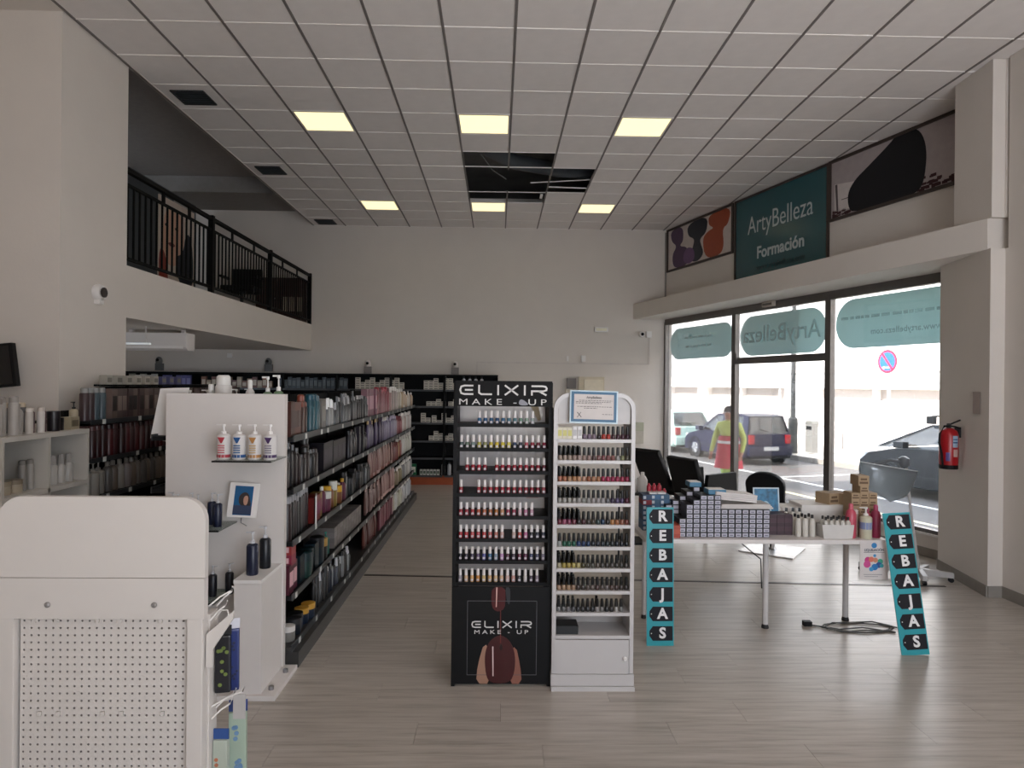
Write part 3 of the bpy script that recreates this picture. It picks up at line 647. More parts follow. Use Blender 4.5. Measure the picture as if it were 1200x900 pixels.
grow(0, [(4.5, 4.62, 'jar', .1, .09, ['#c8c4bc'], '#e0dcd8'), (4.62, 5.1, 'jar', .1, .1, ['#1c3458', '#243c60', '#18283c'], [K, '#2c2c30', '#c09038']), (5.1, 6.4, ('slim', 'can', 'slim', 'bottle'), .24, .045, [K, '#1c2c4c', '#c8ccd0', '#222428'], ['#c8c8cc', '#202024']), (7.0, 7.9, 'tube', .24, .07, ['#5c1c1a', '#74241f', '#84382c'], '#3c1412'),
         (7.9, 9.0, 'bag', .24, .09, ['#9a4a58', '#8a3c50', '#a86a78', '#7a2c40'], '#d0b8bc'), (9.0, 9.8, 'oval', .24, .08, ['#d0ccb8', '#c8c4a8', '#d4d4d0'], W_), (9.8, 10.8, 'bottle', .24, .07, ['#c8ccd4', '#d8d8dc', '#b0b4c0'], W_)])
# second layers at the near end: stacked pink boxes, blue and black jars, grey cartons lying in piles
for k, c in enumerate(('#8c2c44', '#a03a3a')): place('box', .07, .14, c, '#e8c0c4', (-1.41, 4.53, GZ[1]+.1785+k*.071), '%s stacked carton at near end of the second gondola shelf' % ['lower red', 'upper red'][k], 'stacked cartons at the gondola end')
n = 0
for l in range(3):
    for k in range(5):
        n += 1; place('jar', .075, .1, ['#16202c', '#1c3a60', '#202226'][l], ['#101014', '#1a1c20', '#b88c3c'][(k+l) % 3], (-1.6, 4.55+k*.11, GZ[0]+l*.0755), 'dark stacked jar, %s layer, %s from near end, bottom gondola shelf' % (nth(l+1), nth(k+1)), 'stacked jars on the bottom gondola shelf')
for l in range(4):
    for k in range(10):
        c = ['#77716e', '#6e6866', '#827c7a'][(k+l) % 3]
        tag(obj('product_box', CACHE.setdefault((c, 'flat'), B(-.13, .13, -.05, .05, 0, .042).mesh('product_box', pm(c))), None, (-1.48, 5.75+k*.112, GZ[1]+l*.0425)), 'grey flat carton, %s layer, %s from near end, second gondola shelf' % (nth(l+1), nth(k+1)), 'box', 'grey cartons lying in a pile on the gondola')
# hanging white framed cards on the gondola
for z, y, lb in ((.9, 5.02, 'white framed colour card standing on the third gondola shelf'), ):
    t = thing('colour_card', lb, 'card', (-1.33, y, .811), .25)
    f = MB()
    for q in ((0, .01, -.07, .07, 0, .012), (0, .01, -.07, .07, .2, .212), (0, .01, -.07, -.058, .012, .2), (0, .01, .058, .07, .012, .2), (0, .01, -.006, .006, .012, .2)): f.box(*q)
    f.build('frame', WHITE2, t)
    for s in (-.032, .032): B(.002, .006, s-.024, s+.024, .02, .19).build('print', mat('#5a3034', .5), t)
o = tag(B(-.1, .1, -.18, .18, 0, .16).build('price_display_box', mat('#1b1c22', .5), None, (0, 0, 0)), 'black display box with pale numerals on the fourth gondola shelf', 'box')
o.location = (-1.54, 6.72, GZ[3]+.0)
text('991', .1, (.101, 0, .1), mat('#8c8c90', .5), o, rot=(PI/2, 0, PI/2))
# left side top shelf: pumps and bottles showing over the end panel
for k in range(5): place('pump', .3, .07, '#b9b9b0', '#d8d8d4', (-2.13-.0, 4.75+k*.28, GZ[4]), 'white pump bottle, %s from near end, far side of aisle gondola' % nth(k+1), 'pump bottles on the far side of the gondola', rz=.5)
for k, (x, y, sh, h, w, c, lb) in enumerate(((-1.93, 4.62, 'bottle', .34, .09, '#cfcfcc', 'white bottle left of the tall white jar over the end panel'), (-1.84, 4.6, 'can', .4, .11, '#dcd8d4', 'tall wide white canister over the end panel'), (-1.67, 4.62, 'bottle', .36, .07, '#d6d2ce', 'white bottle right of the white tubs over the end panel'),
                                                  (-1.46, 4.56, 'pump', .4, .07, '#6d8a68', 'pale green pump bottle over the right end of panel'), (-1.545, 4.6, 'pump', .39, .07, '#77906f', 'pale green pump bottle left of its twin over the end panel'))):
    place(sh, h, w, c, '#e6e4e0', (x, y, 1.5 if x > -1.75 else GZ[4]), lb)
# ======================= END PANEL WITH GLASS SHELVES =======================
PY = 4.40
ep = thing('end_panel', 'tall white end panel with glass shelves at the gondola end', 'panel', (-1.77, PY, 0))
B(-.33, .42, -.05, 0, .03, 1.77).build('board', WHITE, ep)
bevel(B(-.5, .5, -.45, -.0, 0, .03).build('base_plate', WHITE, ep), .006)
co = B(.25, .41, -.42, -.05, .03, .675).build('box_column', WHITE, ep); B(.25, .41, -.43, -.05, .675, .695).build('column_top', WHITE2, ep)
for x, y in ((.46, -.12), (.45, -.36)): MB().lathe([(.016, 0), (.016, .02), (.008, .025)], 8, (x, y, .03)).build('foot_screw', STEEL, ep)
def gshelf(x0, x1, z, name):
    s = B(x0, x1, -.34, -.05, z-.008, z).build('glass_shelf', SHELFGLASS, ep); B(x0, x1, -.344, -.34, z-.009, z+.001).build('dark_edge', BLACK, s)
    B((x0+x1)/2-.03, (x0+x1)/2+.03, -.1, -.05, z-.03, z-.008).build('bracket', STEEL, s)
gshelf(.08, .43, 1.376, 'upper'); gshelf(-.3, .125, .962, 'middle'); gshelf(-.3, .1, .53, 'low')
for k, (c, b1, lb) in enumerate((('#c96a72', '#b8404a', 'white pump bottle with pink and red label, leftmost on glass shelf'), ('#3c6a9c', '#2c5a94', 'white pump bottle with blue label, second on the glass shelf'),
                            ('#c8a878', '#b8844c', 'white pump bottle with beige and orange label, third on glass shelf'), ('#8a8090', '#4a3060', 'white pump bottle with dark purple label, rightmost on the glass shelf'))):
    r = place('pump', .215, .078, '#dedad8', '#e8e4e2', (-1.66+k*.0935, PY-.24, 1.376), lb, 'four pump bottles on the glass shelf')
    MB().lathe([(.0396, .012), (.0396, .03)], 14, close=False).build('label_band', mat(b1, .4), r)
    f = MB(); f.prism([(-.022, .135), (.022, .135), (.004, .1), (-.004, .1)], 'y', -.0405, -.038); f.build('label_emblem', mat(b1, .4), r)
    f = MB()
    for q in range(4): f.box(-.02, .02, -.0405, -.0385, .04+q*.014, .047+q*.014)
    f.build('label_lines', mat(c, .5), r)
NV = '#121a34'
for k in range(6):
    x = -2.0+k*.06; place('pump', .2, .052, NV if k else '#161620', '#c8c8cc', (x, PY-.16-(.06 if k % 2 else 0), .962), 'navy pump bottle with silver top, %s from left on middle glass shelf' % nth(k+1), 'navy bottles on the middle glass shelf', rz=k*.7)
for k in range(5): place('pump', .19, .05, '#14161f', '#b8b8bc', (-1.98+k*.082, PY-.15-(.05 if k % 2 else 0), .53), 'black pump bottle, %s from left on the low glass shelf' % nth(k+1), 'black bottles on the low glass shelf', rz=k)
place('pump', .26, .07, NV, '#c8c8cc', (-1.455, PY-.31, .695), 'navy pump bottle in front on the white box column'); place('pump', .26, .07, '#14171f', '#c8c8cc', (-1.43, PY-.16, .695), 'black pump bottle behind on the white box column')
t = thing('tilted_tablet_display', 'small white framed portrait screen on a wire holder', 'display', (-1.59, PY-.14, .96))
t.rotation_euler = (math.radians(-10), math.radians(4), .12)
bevel(B(-.09, .09, -.012, 0, .04, .255).build('frame', WHITE2, t), .005); B(-.055, .055, -.0135, -.012, .055, .235).build('printed_background', mat('#1f5a88', .25), t)
flat([(-.02, .11), (-.03, .17), (.0, .2), (.03, .19), (.045, .14), (.05, .11)], 'printed_hair', '#241a1a', t, -.0138, .0008)
flat([(.005, .12), (.0, .165), (.02, .18), (.032, .16), (.025, .115)], 'printed_face', '#b98c78', t, -.0148, .0008)
B(-.055, .055, -.0152, -.0148, .06, .115).build('printed_caption', mat('#2c3a58', .4), t)
MB().tube([(0, -.005, .04), (0, .0, .01), (.03, .03, -.01)], .003, 6).build('wire_stand', STEEL, t)
t = tag(MB().prism([(-.1, -.0), (.09, -.02), (.1, .36), (-.08, .33)], 'y', 0, .002).build('paper_sheet', WHITE2, None, (-2.17, 4.50, 1.46), (0, .12, .1)), 'large white paper sheet hanging left of the end panel', 'sheet')

# ======================= LEFT WALL SHELVING =======================
ls = thing('wall_shelving', 'dark wall shelving with tubes and bottles beside the left column', 'shelving', (-3.49, 5.12, 0))
B(0, .03, .38, .9, 0, 1.6).build('back_panel', SHB, ls); B(0, .03, .9, 3.2, 0, 1.79).build('back_panel', SHB, ls); B(.03, .46, 0, 3.2, 0, .1).build('base', SHB, ls)
for i, z in enumerate((.42, .69, .96, 1.25, 1.54)):
    s_ = B(.03, .46, 0, 3.2, z-.02, z).build('shelf', SHB, ls); B(.46, .468, 0, 3.2, z-.028, z+.008).build('price_rail', RAIL, s_)
    for k in range(8): obj('price_tag', tagm, s_, (.4685, .25+k*.36+random.uniform(-.1, .1), z-.01))
def lrow(z, segs, lbl):
    n = 0
    for (y0, y1, shape, h, w, cols, cap) in segs:
        y = y0+w/2
        while y+w/2 <= y1:
            n += 1; c = random.choice(cols)
            place(shape, h, w, c, random.choice(cap), (-3.49+.38+random.uniform(-.01, .01), y, z), '%s %s, %s from near end, %s shelf beside left column' % (cname(c), SW[shape], nth(n), lbl), 'products on the %s shelf beside the column' % lbl, rz=PI/2)
            y += w+.006
lrow(1.54, [(5.14, 5.5, 'can', .25, .07, ['#3c2c30', '#2c3a48', '#405058'], ['#8a8a88']), (5.5, 8.2, 'box', .24, .075, ['#4a3a38', '#5c4c48', '#3c302e', '#544440', '#6b5a54'], ['#8a7a72', '#2c2422'])], 'top')
lrow(1.25, [(5.14, 6.5, 'can', .25, .075, ['#3c1418', '#4a1a1e', '#2c1214', '#38181c'], ['#2a1214', '#5a3a38']), (6.5, 8.2, 'bottle', .24, .07, ['#4a1a1e', '#3c3430', '#5a3028'], ['#2a2a28'])], 'second')
lrow(.96, [(5.14, 5.45, 'pump', .26, .09, ['#8d8880', '#969088'], ['#a09a92']), (5.45, 8.2, 'bottle', .24, .08, ['#77706a', '#8a847c', '#5c5854', '#847a78', '#6e6258'], ['#5c5650', '#a8a29a', '#8a847c'])], 'third')
# second tier of pale cartons standing on top board
for k in range(9):
    place('box', .08, .09, ['#a8a49a', '#b8b2a8', '#5c5c80'][0 if k < 3 else (1 if k < 6 else 2)], '#7a766e', (-3.39, 5.95+k*.16, 1.81), 'pale carton on top of left wall shelving, %s from the column' % nth(k+1), 'cartons on top of the left wall shelving', rz=PI/2)
B(.0, .2, .82, 3.2, 1.795, 1.81).build('top_board', SHB, ls)
# cube shelf
cs = thing('cube_shelf', 'white cube shelf with hair products in front of the left column', 'shelf', (-3.4, 4.2, 0))
CW = mat('#cfcac2', .5, var=.01)
CH = 1.49; ch = .37
for z in [CH-.03-i*ch for i in range(5)]: B(0, .4, 0, .84, z, z+.03).build('board', CW, cs)
B(.0, .4, -.02, 0, .0, CH).build('side_panel', CW, cs); B(0, .4, .84, .86, .0, CH).build('side_panel', CW, cs); B(.01, .4, .41, .43, 0, CH-.03).build('divider', CW, cs)
B(0, .01, 0, .84, 0, CH-.03).build('back_panel', mat('#8f8f88', .6), cs)
top = [('can', .24, .06, '#a8a29c', '#8a847e'), ('can', .25, .06, '#aaa49e', '#98928c'), ('can', .25, .065, '#b0aaa4', '#a09a94'), ('bottle', .2, .07, '#a39d97', '#8a8480'), ('can', .17, .05, '#c0b8b0', '#d8d0c8'),
       ('can', .17, .05, '#5a4248', '#c8bcb4'), ('can', .17, .05, '#cfc8c2', '#cfc4ba'), ('can', .17, .05, '#5a3c48', '#c8bcb4'), ('jar', .14, .08, '#201c20', '#2a262a'), ('jar', .09, .08, '#201c1e', '#141214'), ('box', .09, .1, '#a89c84', '#6a604c'), ('pump', .2, .06, '#b0a48c', '#1c1a1a')]
y = 4.235
for k, (sh, h, w, c, c2) in enumerate(top):
    place(sh, h, w, c, c2, (-3.09-(.03 if k % 2 else 0), y+w/2, CH), '%s %s, %s from near end on top of cube shelf' % (cname(c), SW[sh], nth(k+1)), 'products on top of the cube shelf', rz=PI/2); y += w+.008
for k in range(4): place('can', .2, .055, '#6b6a6c', '#c8b8a0', (-3.25, 4.5+k*.07, CH), 'glass-like grey bottle behind, %s on top of cube shelf' % nth(k+1), 'rear bottles on the cube shelf')
z2 = CH-.03-ch+.03
for k, (sh, h, w, c, c2, yy) in enumerate((('jar', .08, .09, '#3a2a2c', '#2a1c1e', 4.245), ('jar', .085, .09, '#b0a490', '#9c907c', 4.33), ('jar', .085, .09, '#b4a894', '#8a7e6c', 4.43), ('can', .2, .05, '#8f8b86', '#7c7874', 4.5), ('can', .2, .05, '#a09c96', '#8a8680', 4.575))):
    place(sh, h, w, c, c2, (-3.1, yy, z2), '%s %s, %s inside the upper left cube' % (cname(c), SW[sh], nth(k+1)), 'products in the upper left cube', rz=PI/2)
for k in range(4): place('slim', .2, .062, '#b8b4ae', '#a8a4a0', (-3.08, 4.69+k*.085, z2), 'white tapered bottle, %s in the right cube of the shelf' % nth(k+1), 'tapered bottles in the right cube')
# screen on the left wall
t = thing('wall_screen', 'black flat screen on the left wall at the picture edge', 'screen', (-4.45, 5.35, 1.72))
bevel(B(-.3, .3, -.03, .03, .04, .38).build('housing', BLACK, t, None, (0, -.12, .1)), .006); B(-.28, .28, -.034, -.031, .06, .36).build('display', mat('#06090c', .12), t, None, (0, -.12, .1))
B(-.05, .05, .03, .14, .15, .3).build('wall_mount', DARK, t); t.location.x = -4.03
t = thing('motion_sensor', 'white motion sensor with dark front on the column side', 'sensor', (-3.5, 5.98, 2.53), PI/2)
MB().lathe([(.07, 0), (.075, -.03), (.06, -.06)], 14, (0, 0, .08), 'y').build('housing', WHITE2, t); t.children[0].location = (0, 0, 0)
MB().lathe([(.045, .0), (.045, .012)], 12, (0, -.075, .08), 'y').build('lens', mat('#2c2622', .3), t)
B(-.03, .03, -.05, 0, -.02, .02).build('bracket', WHITE2, t)

# ======================= FOREGROUND PEGBOARD STAND =======================
fs = thing('pegboard_stand', 'white metal pegboard display stand with rounded header in foreground', 'stand', (-1.255, 2.2, 0))
PW_ = mat('#ccc6c1', .4, var=.01, name='white_powder_coat')
hw = .327
hd = MB().prism([(-hw, 1.22)]+[(hw, 1.22)]+arc(hw-.075, 1.477-.075, .075, 0, 90, 8)+arc(-hw+.075, 1.477-.075, .075, 90, 180, 8), 'y', -.012, .012).build('header_board', PW_, fs)
B(-hw, hw, -.016, .012, 1.09, 1.2185).build('lower_header', PW_, fs)
for x in (-.165, .17):
    MB().lathe([(.009, 0), (.009, -.004), (.005, -.008)], 10, (x, -.016, 1.135), 'y').build('screw', mat('#8d8a88', .4, .4), fs)
for s in (-1, 1): bevel(B(s*(hw-.03)-.025, s*(hw-.03)+.025, -.014, .03, .1, 1.09).build('side_post', PW_, fs), .004)
bevel(B(-hw, hw, -.02, .12, .0, .1).build('plinth', PW_, fs), .004)
# perforated panel: real square-cut holes in a sheet
def peg(w, h, nx_, nz_, r):
    m = MB(); dx, dz = w/nx_, h/nz_
    n = 8
    for i in range(nx_):
        for j in range(nz_):
            cx, cz = -w/2+dx*(i+.5), dz*(j+.5); b = len(m.v)
            ou = [(-1, -1), (0, -1), (1, -1), (1, 0), (1, 1), (0, 1), (-1, 1), (-1, 0)]
            for (a, c) in ou: m.v.append((cx+a*dx/2, 0, cz+c*dz/2))
            for (a, c) in ou: l = math.hypot(a, c); m.v.append((cx+a/l*r, 0, cz+c/l*r))
            for (a, c) in ou: l = math.hypot(a, c); m.v.append((cx+a/l*r, .0015, cz+c/l*r))
            for k in range(n):
                l = (k+1) % n; m.face(b+k, b+l, b+8+l, b+8+k); m.face(b+8+k, b+8+l, b+16+l, b+16+k)
    return m
pg = peg(.528, .98, 23, 42, .0036).build('perforated_panel', PW_, fs, (0, .006, .108))
for p in pg.data.polygons: p.use_smooth = False
B(-.272, .272, .03, .034, .1, 1.09).build('rear_panel', mat('#8d8584', .6), fs)
for z, xs in ((.78, (-.2, -.14, .0, .06, .19)), (1.078, (-.22, -.15, -.02, .05, .18))):
    for x in xs: bevel(B(x-.006, x+.006, -.001, .006, z-.007, z+.007).build('hook_slot', PW_, fs), .002)
# side with hooks towards the aisle
sp = B(hw-.02, hw, .03, .09, .1, 1.09).build('side_panel', PW_, fs)
MB().prism([(hw, .995), (hw, 1.035), (hw+.085, 1.11), (hw+.085, 1.085), (hw+.02, .985), (hw+.02, .93), (hw, .93)], 'y', .0, .012).build('shelf_bracket', PW_, fs)
for y, z, ex in ((.02, 1.12, .07), (.03, 1.07, .05), (.05, .78, .1), (.05, .74, .06), (.05, .47, .06), (.08, 1.1, .05), (.085, .76, .06)):
    MB().tube([(hw, y, z), (hw+ex*.5, y, z+.03), (hw+ex, y, z+.05), (hw+ex+.006, y, z+.065)], .0028, 6).build('hook', WHITE2, fs)
B(hw+.07, hw+.11, .048, .052, .74, .82).build('price_holder', mat('#b0acaa', .3), fs)
MB().tube([(hw+.0, .07, 1.06), (hw+.02, .07, 1.09), (hw+.04, .07, 1.09), (hw+.045, .07, 1.07)], .003, 6).build('hook', WHITE2, fs)
def pouch(w, h, c, c2, c3, loc, lb, rz=0):
    t = thing('hanging_pouch', lb, 'pouch', loc, rz, 'pouches hanging on the pegboard stand')
    bevel(MB().prism([(-w/2, 0), (w/2, 0), (w/2*.95, h*.86), (-w/2*.95, h*.86)], 'y', -.012, .012).build('bag', mat(c, .3), t), .006)
    B(-w/2, w/2, -.002, .002, h*.86, h).build('header', mat(c2, .5), t); f = MB()
    for k in range(9): x, z = random.uniform(-w*.3, w*.3), random.uniform(h*.1, h*.7); f.prism(arc(x, z, w*.13, 0, 360, 7)[:-1], 'y', -.0135, -.012)
    f.build('printed_shapes', mat(c3, .4), t)
pouch(.05, .22, '#1b1c22', '#101014', '#6a7a3c', (-.900, 2.27, .82), 'black pouch with green print, upper row of pegboard hooks', .2)
pouch(.035, .24, '#1c2c66', '#c8c8d0', '#0f1838', (-.880, 2.31, .81), 'blue patterned pouch on upper hooks of pegboard stand', .3)
pouch(.05, .24, '#a8b0a4', '#2c4c88', '#b06a4c', (-.902, 2.265, .46), 'pale pouch with orange print, front one on lower pegboard hooks')
pouch(.06, .27, '#9cac9c', '#28407c', '#6a8cb0', (-.868, 2.32, .50), 'pale green pouch with blue header, rear one on lower pegboard hooks', .15)
pouch(.05, .2, '#30302c', '#1c1c20', '#8a6a28', (-.895, 2.28, .22), 'dark pouch at the foot of the pegboard stand')
# neighbouring stand at the left edge
t = thing('pegboard_stand', 'second white display stand cut off by the left picture edge', 'stand', (-2.24, 2.6, 0))
MB().prism([(-.32, 1.1), (.325, 1.1)]+arc(.345-.08, 1.70-.08, .08, 0, 90, 8)+arc(-.32+.08, 1.70-.08, .08, 90, 180, 8), 'y', -.012, .012).build('header_board', PW_, t)
B(-.32, .325, -.012, .012, .1, 1.098).build('panel', PW_, t); B(-.32, .32, -.02, .3, 0, .1).build('plinth', PW_, t)
for k, (c, z) in enumerate((('#2c1c24', 1.06), ('#1c2c54', .86), ('#3a3040', .66))):
    o = place('bag', .17, .05, c, '#c8b8a0', (-1.888, 2.64, z), 'dark pouch, %s from top beside the cut-off stand' % nth(k+1), 'pouches on the cut-off stand')

# ======================= BLACK POLISH STAND =======================
EX, EY = .037, 4.17
es = thing('polish_stand', 'black nail polish display stand with white lettered header', 'stand', (EX, EY, 0))
EW = .292
for s in (-1, 1): B(s*EW-.011, s*EW+.011, -.02, .32, 0, 1.86).build('side_panel', BLACK, es)
B(-EW+.011, EW-.011, .3, .312, .62, 1.72).build('back_panel', CLEAR, es)
hd = B(-EW-.002, EW+.006, -.04, -.0205, 1.713, 1.868).build('header_sign', mat('#0a0a0b', .6, spec=.2), es)
def elixir(par, cx, cz, w, h, y, m):
    """the wide lettering: E as a rounded bracket with a bar, L, I, X, I, R"""
    u = w/100.; v = h/20.; t_ = MB(); S = .17*h
    def st(pts): t_.ribbon([(cx+(a-50)*u, cz+(b-10)*v) for a, b in pts], S, .0016, y)
    st([(16, 20-1.7), (6, 18.3), (2.5, 16.5), (1.2, 10), (2.5, 3.5), (6, 1.7), (16, 1.7)]); st([(6.5, 10), (15.5, 10)])
    st([(22.5, 20), (22.5, 4.5), (25, 1.7), (37, 1.7)]); st([(44, 20), (44, 0)])
    st([(51.5, 19.6), (59, 10), (66.5, .4)]); st([(66.5, 19.6), (62.8, 14.9)]); st([(55.2, 5.1), (51.5, .4)]); st([(62.8, 14.9), (55.2, 5.1)])
    st([(74, 20), (74, 0)]); st([(82, 0), (82, 8.5), (95, 8.5), (98.3, 10.5), (98.8, 14), (97.5, 17.3), (94, 18.3), (81.5, 18.3)]); st([(90, 8.3), (98.5, .6)])
    return t_.build('lettering', m, par)
LW = mat('#d5d2d0', .5)
elixir(hd, .0, 1.812, .54, .062, -.0405, LW)
text('MAKE - UP', .052, (-.005, -.0415, 1.738), LW, hd, xs=1.5, space=1.55)
flat([(.09, 1.72), (.1, 1.76), (.13, 1.75), (.16, 1.72)], 'glossy_sticker', '#8a8a92', hd, -.0405, .0008)
EZ = [1.60, 1.45, 1.31, 1.172, 1.034, .894, .76, .625]
for z in EZ:
    s_ = B(-EW+.011, EW-.011, .0, .3, z-.012, z).build('shelf', mat('#0f0f11', .5, spec=.3), es); B(-EW+.011, EW-.011, -.006, 0, z-.016, z+.006).build('shelf_lip', BLACK, s_)
fp_ = B(-EW-.01, EW+.004, -.034, -.0205, .02, .612).build('front_poster', mat('#0a0a0c', .55, spec=.25), es)
f = MB(); x0, x1, z0, z1 = -.207, .215, .075, .525
for q in ((x0, x1, z0, z0+.003), (x0, x1, z1, z1+.003), (x0, x0+.003, z0, z1), (x1, x1+.003, z0, z1)): f.box(q[0], q[1], -.0355, -.034, q[2], q[3])
f.build('printed_border', mat('#5a5a5e', .4), fp_)
def pp(pts, name, c, lay, it=2): MB().prism(blobpoly(pts, it) if it else pts, 'y', -.034-.0012*lay, -.034-.0012*(lay-1)).build(name, mat(c, .3), fp_)
pp([(-.058, .612), (-.062, .52), (-.05, .475), (-.015, .46), (.02, .48), (.026, .54), (.022, .612)], 'printed_brush', '#4a1215', 1, 1)
pp([(.022, .612), (.034, .52), (.05, .5), (.056, .56), (.05, .612)], 'printed_bottle_neck', '#2a2c30', 1, 1)
pp([(-.032, .61), (-.024, .61), (-.028, .49), (-.034, .49)], 'printed_highlight', '#d8b0a8', 2, 0)
pp([(-.006, .47), (-.002, .47), (-.0, .27), (-.006, .27)], 'printed_drip', '#6a2a24', 3, 0)
pp([(-.15, .022), (-.14, .14), (-.1, .28), (-.06, .2), (-.06, .022)], 'printed_finger', '#a07a66', 1, 1)
pp([(.13, .022), (.12, .13), (.09, .26), (.05, .2), (.05, .022)], 'printed_finger', '#8a5a4c', 1, 1)
pp([(-.065, .026), (-.092, .08), (-.1, .2), (-.075, .28), (-.01, .325), (.055, .29), (.09, .2), (.085, .09), (.055, .026)], 'printed_nail', '#3f1013', 2, 2)
pp([(-.05, .07), (-.043, .07), (-.046, .25), (-.053, .25)], 'printed_highlight', '#e0c8c4', 3, 0)
pp([(-.012, .25), (.004, .27), (.012, .24), (.0, .22)], 'printed_drop', '#1a0c0e', 3, 2)
elixir(fp_, .003, .385, .37, .042, -.0378, LW); text('MAKE - UP', .033, (.0, -.039, .338), LW, fp_, xs=1.5, space=1.5)
# bottles
def polish(c, capc, kind):
    key = ('polish', c, capc, kind)
    if key in CACHE: return CACHE[key]
    if kind == 'w': P = (MB().lathe([(.0115, 0), (.0125, .002), (.0125, .034), (.009, .04)], 10).mesh('glass_bottle', mat(c, .15, var=.02)), MB().lathe([(.0092, .04), (.0098, .042), (.0092, .082), (.007, .083)], 10).mesh('cap', mat(capc, .35)))
    else: P = (MB().lathe([(.0125, 0), (.0135, .002), (.0135, .024), (.009, .03)], 10).mesh('glass_bottle', mat(c, .15, var=.02)), MB().lathe([(.0098, .03), (.0105, .034), (.0082, .076), (.006, .078)], 10).mesh('cap', mat(capc, .3)))
    CACHE[key] = P; return P
LAB = B(-.0075, .0075, -.0132, -.0122, .007, .02).mesh('label_print', mat('#c8c0c4', .5))
def put_polish(c, capc, kind, loc, label, group, lab=True):
    P = polish(c, capc, kind); r = obj('nail_polish', P[0], None, loc, (0, 0, 0)); tag(r, label, 'nail polish', group); obj('cap', P[1], r)
    if lab: obj('label_print', LAB, r)
R_, r_, B1, G_, Y_ = '#7c1420', '#9c2a34', '#1f4c78', '#3c6a5c', '#a89838'
rows = [
 [0, 0, 0]+['#2c5a80', '#2a5078', '#30587c', '#2c4a70', '#3a6080', '#4a7080', '#4c7078', '#6c8878', '#8a9a8c', '#9aa4a0']+[0, 0],
 ['#4c5a58', '#5c6a5c', '#6a7a78', '#a8a050', '#8a8a60', '#b0a040', '#b8a030', '#c0b040', '#c4b858', '#2c3a54', '#3c3c48', '#a04450', '#8c2a3c', '#6c2434', '#701c30'],
 [0, '#8c1c28', '#901c2a', '#9c2030', '#84182a', 0, '#8c1c28', '#941c30', '#84142c', '#8c1c30', '#8c1828', '#90182c', '#7c1424', '#801828', '#5c1828'],
 ['#8c2430', 0, 0, '#8c1c28', '#7c1c28', '#901c28', '#94202c', '#981c30', '#84182a', '#8c1c28', '#84142a', '#7c1424', '#801828', '#701426', '#8c3440'],
 ['#94303c', '#8c2c38', '#9c2c34', '#a0442c', '#a85c3c', '#a0603c', '#a4642c', '#b07c58', '#8c2c44', '#8c3448', '#c8a8b0', '#a86c88', '#b08898', 0, 0],
 ['#a02430', '#a83038', '#b44c50', '#a43c44', '#ac3c3c', '#b45c5c', '#b87468', '#c09c94', 0, '#c4aca4', '#b04c44', '#b0648c', '#1c1c24', '#20202c', '#282c3c'],
 ['#1c1c28', '#282434', '#383044', '#5c4c6c', '#54548c', '#3c6484', '#8494a4', '#b484b0', '#4c2838', '#3c2c3c', '#5c2438', '#54203c', '#303858', '#4c4c64', '#847c8c'],
 ['#8c848c', '#c4a484', '#cc9c64', '#b07434', '#c4a874', '#c49c6c', '#ccac84', '#c8a484', '#c4a49c', '#c4948c', '#343438', '#c8c0bc', '#443844', '#847480', 0]]
for ri, (z, row) in enumerate(zip(EZ, rows)):
    n = 0
    for k, c in enumerate(row):
        if not c: continue
        n += 1
        put_polish(c, '#e8e2e0', 'w', (EX-.256+k*.0366, EY+.035, z), '%s polish, white cap, %s from left, %s shelf of black stand' % (cname(c), nth(n), nth(ri+1)), 'white-capped polishes on the black stand')
tag(MB().prism([(-.02, .12), (.03, .12), (.05, .03), (.03, .02)], 'y', 0, .003).build('torn_cardboard', mat('#b8a88c', .7), None, (EX+.2, EY+.25, 1.59)), 'torn piece of brown card on top shelf of black polish stand', 'card')
tag(B(-.04, .04, 0, .003, 0, .04).build('price_label', mat('#b89c98', .6), None, (EX+.2, EY+.295, 1.10)), 'pale pink price label inside the black polish stand', 'label')

# ======================= WHITE POLISH STAND =======================
WX, WY = .592, 4.10
ws = thing('polish_stand', 'white nail polish stand with arched top and lower cupboard', 'stand', (WX, WY, 0))
ww = .25
SW1 = mat('#c0bcbb', .35, var=.01, name='white_melamine')
for s in (-1, 1): B(s*(ww-.014)-.012, s*(ww-.014)+.012, 0, .26, .1, 1.70).build('side_post', SW1, ws)
r_o, r_i = .1, .075
a_out = arc(ww-.002-r_o, 1.70, r_o, 0, 90, 8)+arc(-ww+.002+r_o, 1.70, r_o, 90, 180, 8); a_in = arc(ww-.002-r_o, 1.70, r_i, 0, 90, 8)+arc(-ww+.002+r_o, 1.70, r_i, 90, 180, 8)
m = MB()
for i in range(len(a_out)-1): m.prism([a_in[i], a_out[i], a_out[i+1], a_in[i+1]], 'y', 0, .03)
m.build('arched_top', SW1, ws); B(-ww+.03, ww-.03, .02, .03, 1.612, 1.775).build('header_panel', mat('#b9b4b2', .4), ws)
WZ = [1.52, 1.391, 1.262, 1.131, 1.0, .867, .735, .60, .468, .33]
for z in WZ[:9]: B(-ww+.024, ww-.024, .0, .2, z-.02, z).build('shelf', SW1, ws)
B(-ww+.024, ww-.024, .0, .26, .31, .33).build('cupboard_top', SW1, ws); B(-ww+.024, ww-.024, .24, .26, .33, .45).build('rear_board', mat('#a9a29e', .5), ws)
d = B(-ww+.02, ww-.03, -.004, .012, .1, .305).build('door', SW1, ws); MB().lathe([(.008, 0), (.014, .012), (.01, .022)], 10, (.195, -.027, .195), 'y').build('knob', WHITE2, d)
B(-ww+.026, ww-.026, .02, .26, .045, .1).build('cupboard_floor', SW1, ws)
B(-ww, ww+.006, -.02, .28, .0, .028).build('base_plate', SW1, ws); B(-ww-.002, ww+.002, -.01, .27, .03, .098).build('plinth', SW1, ws)
BK = '#08080a'
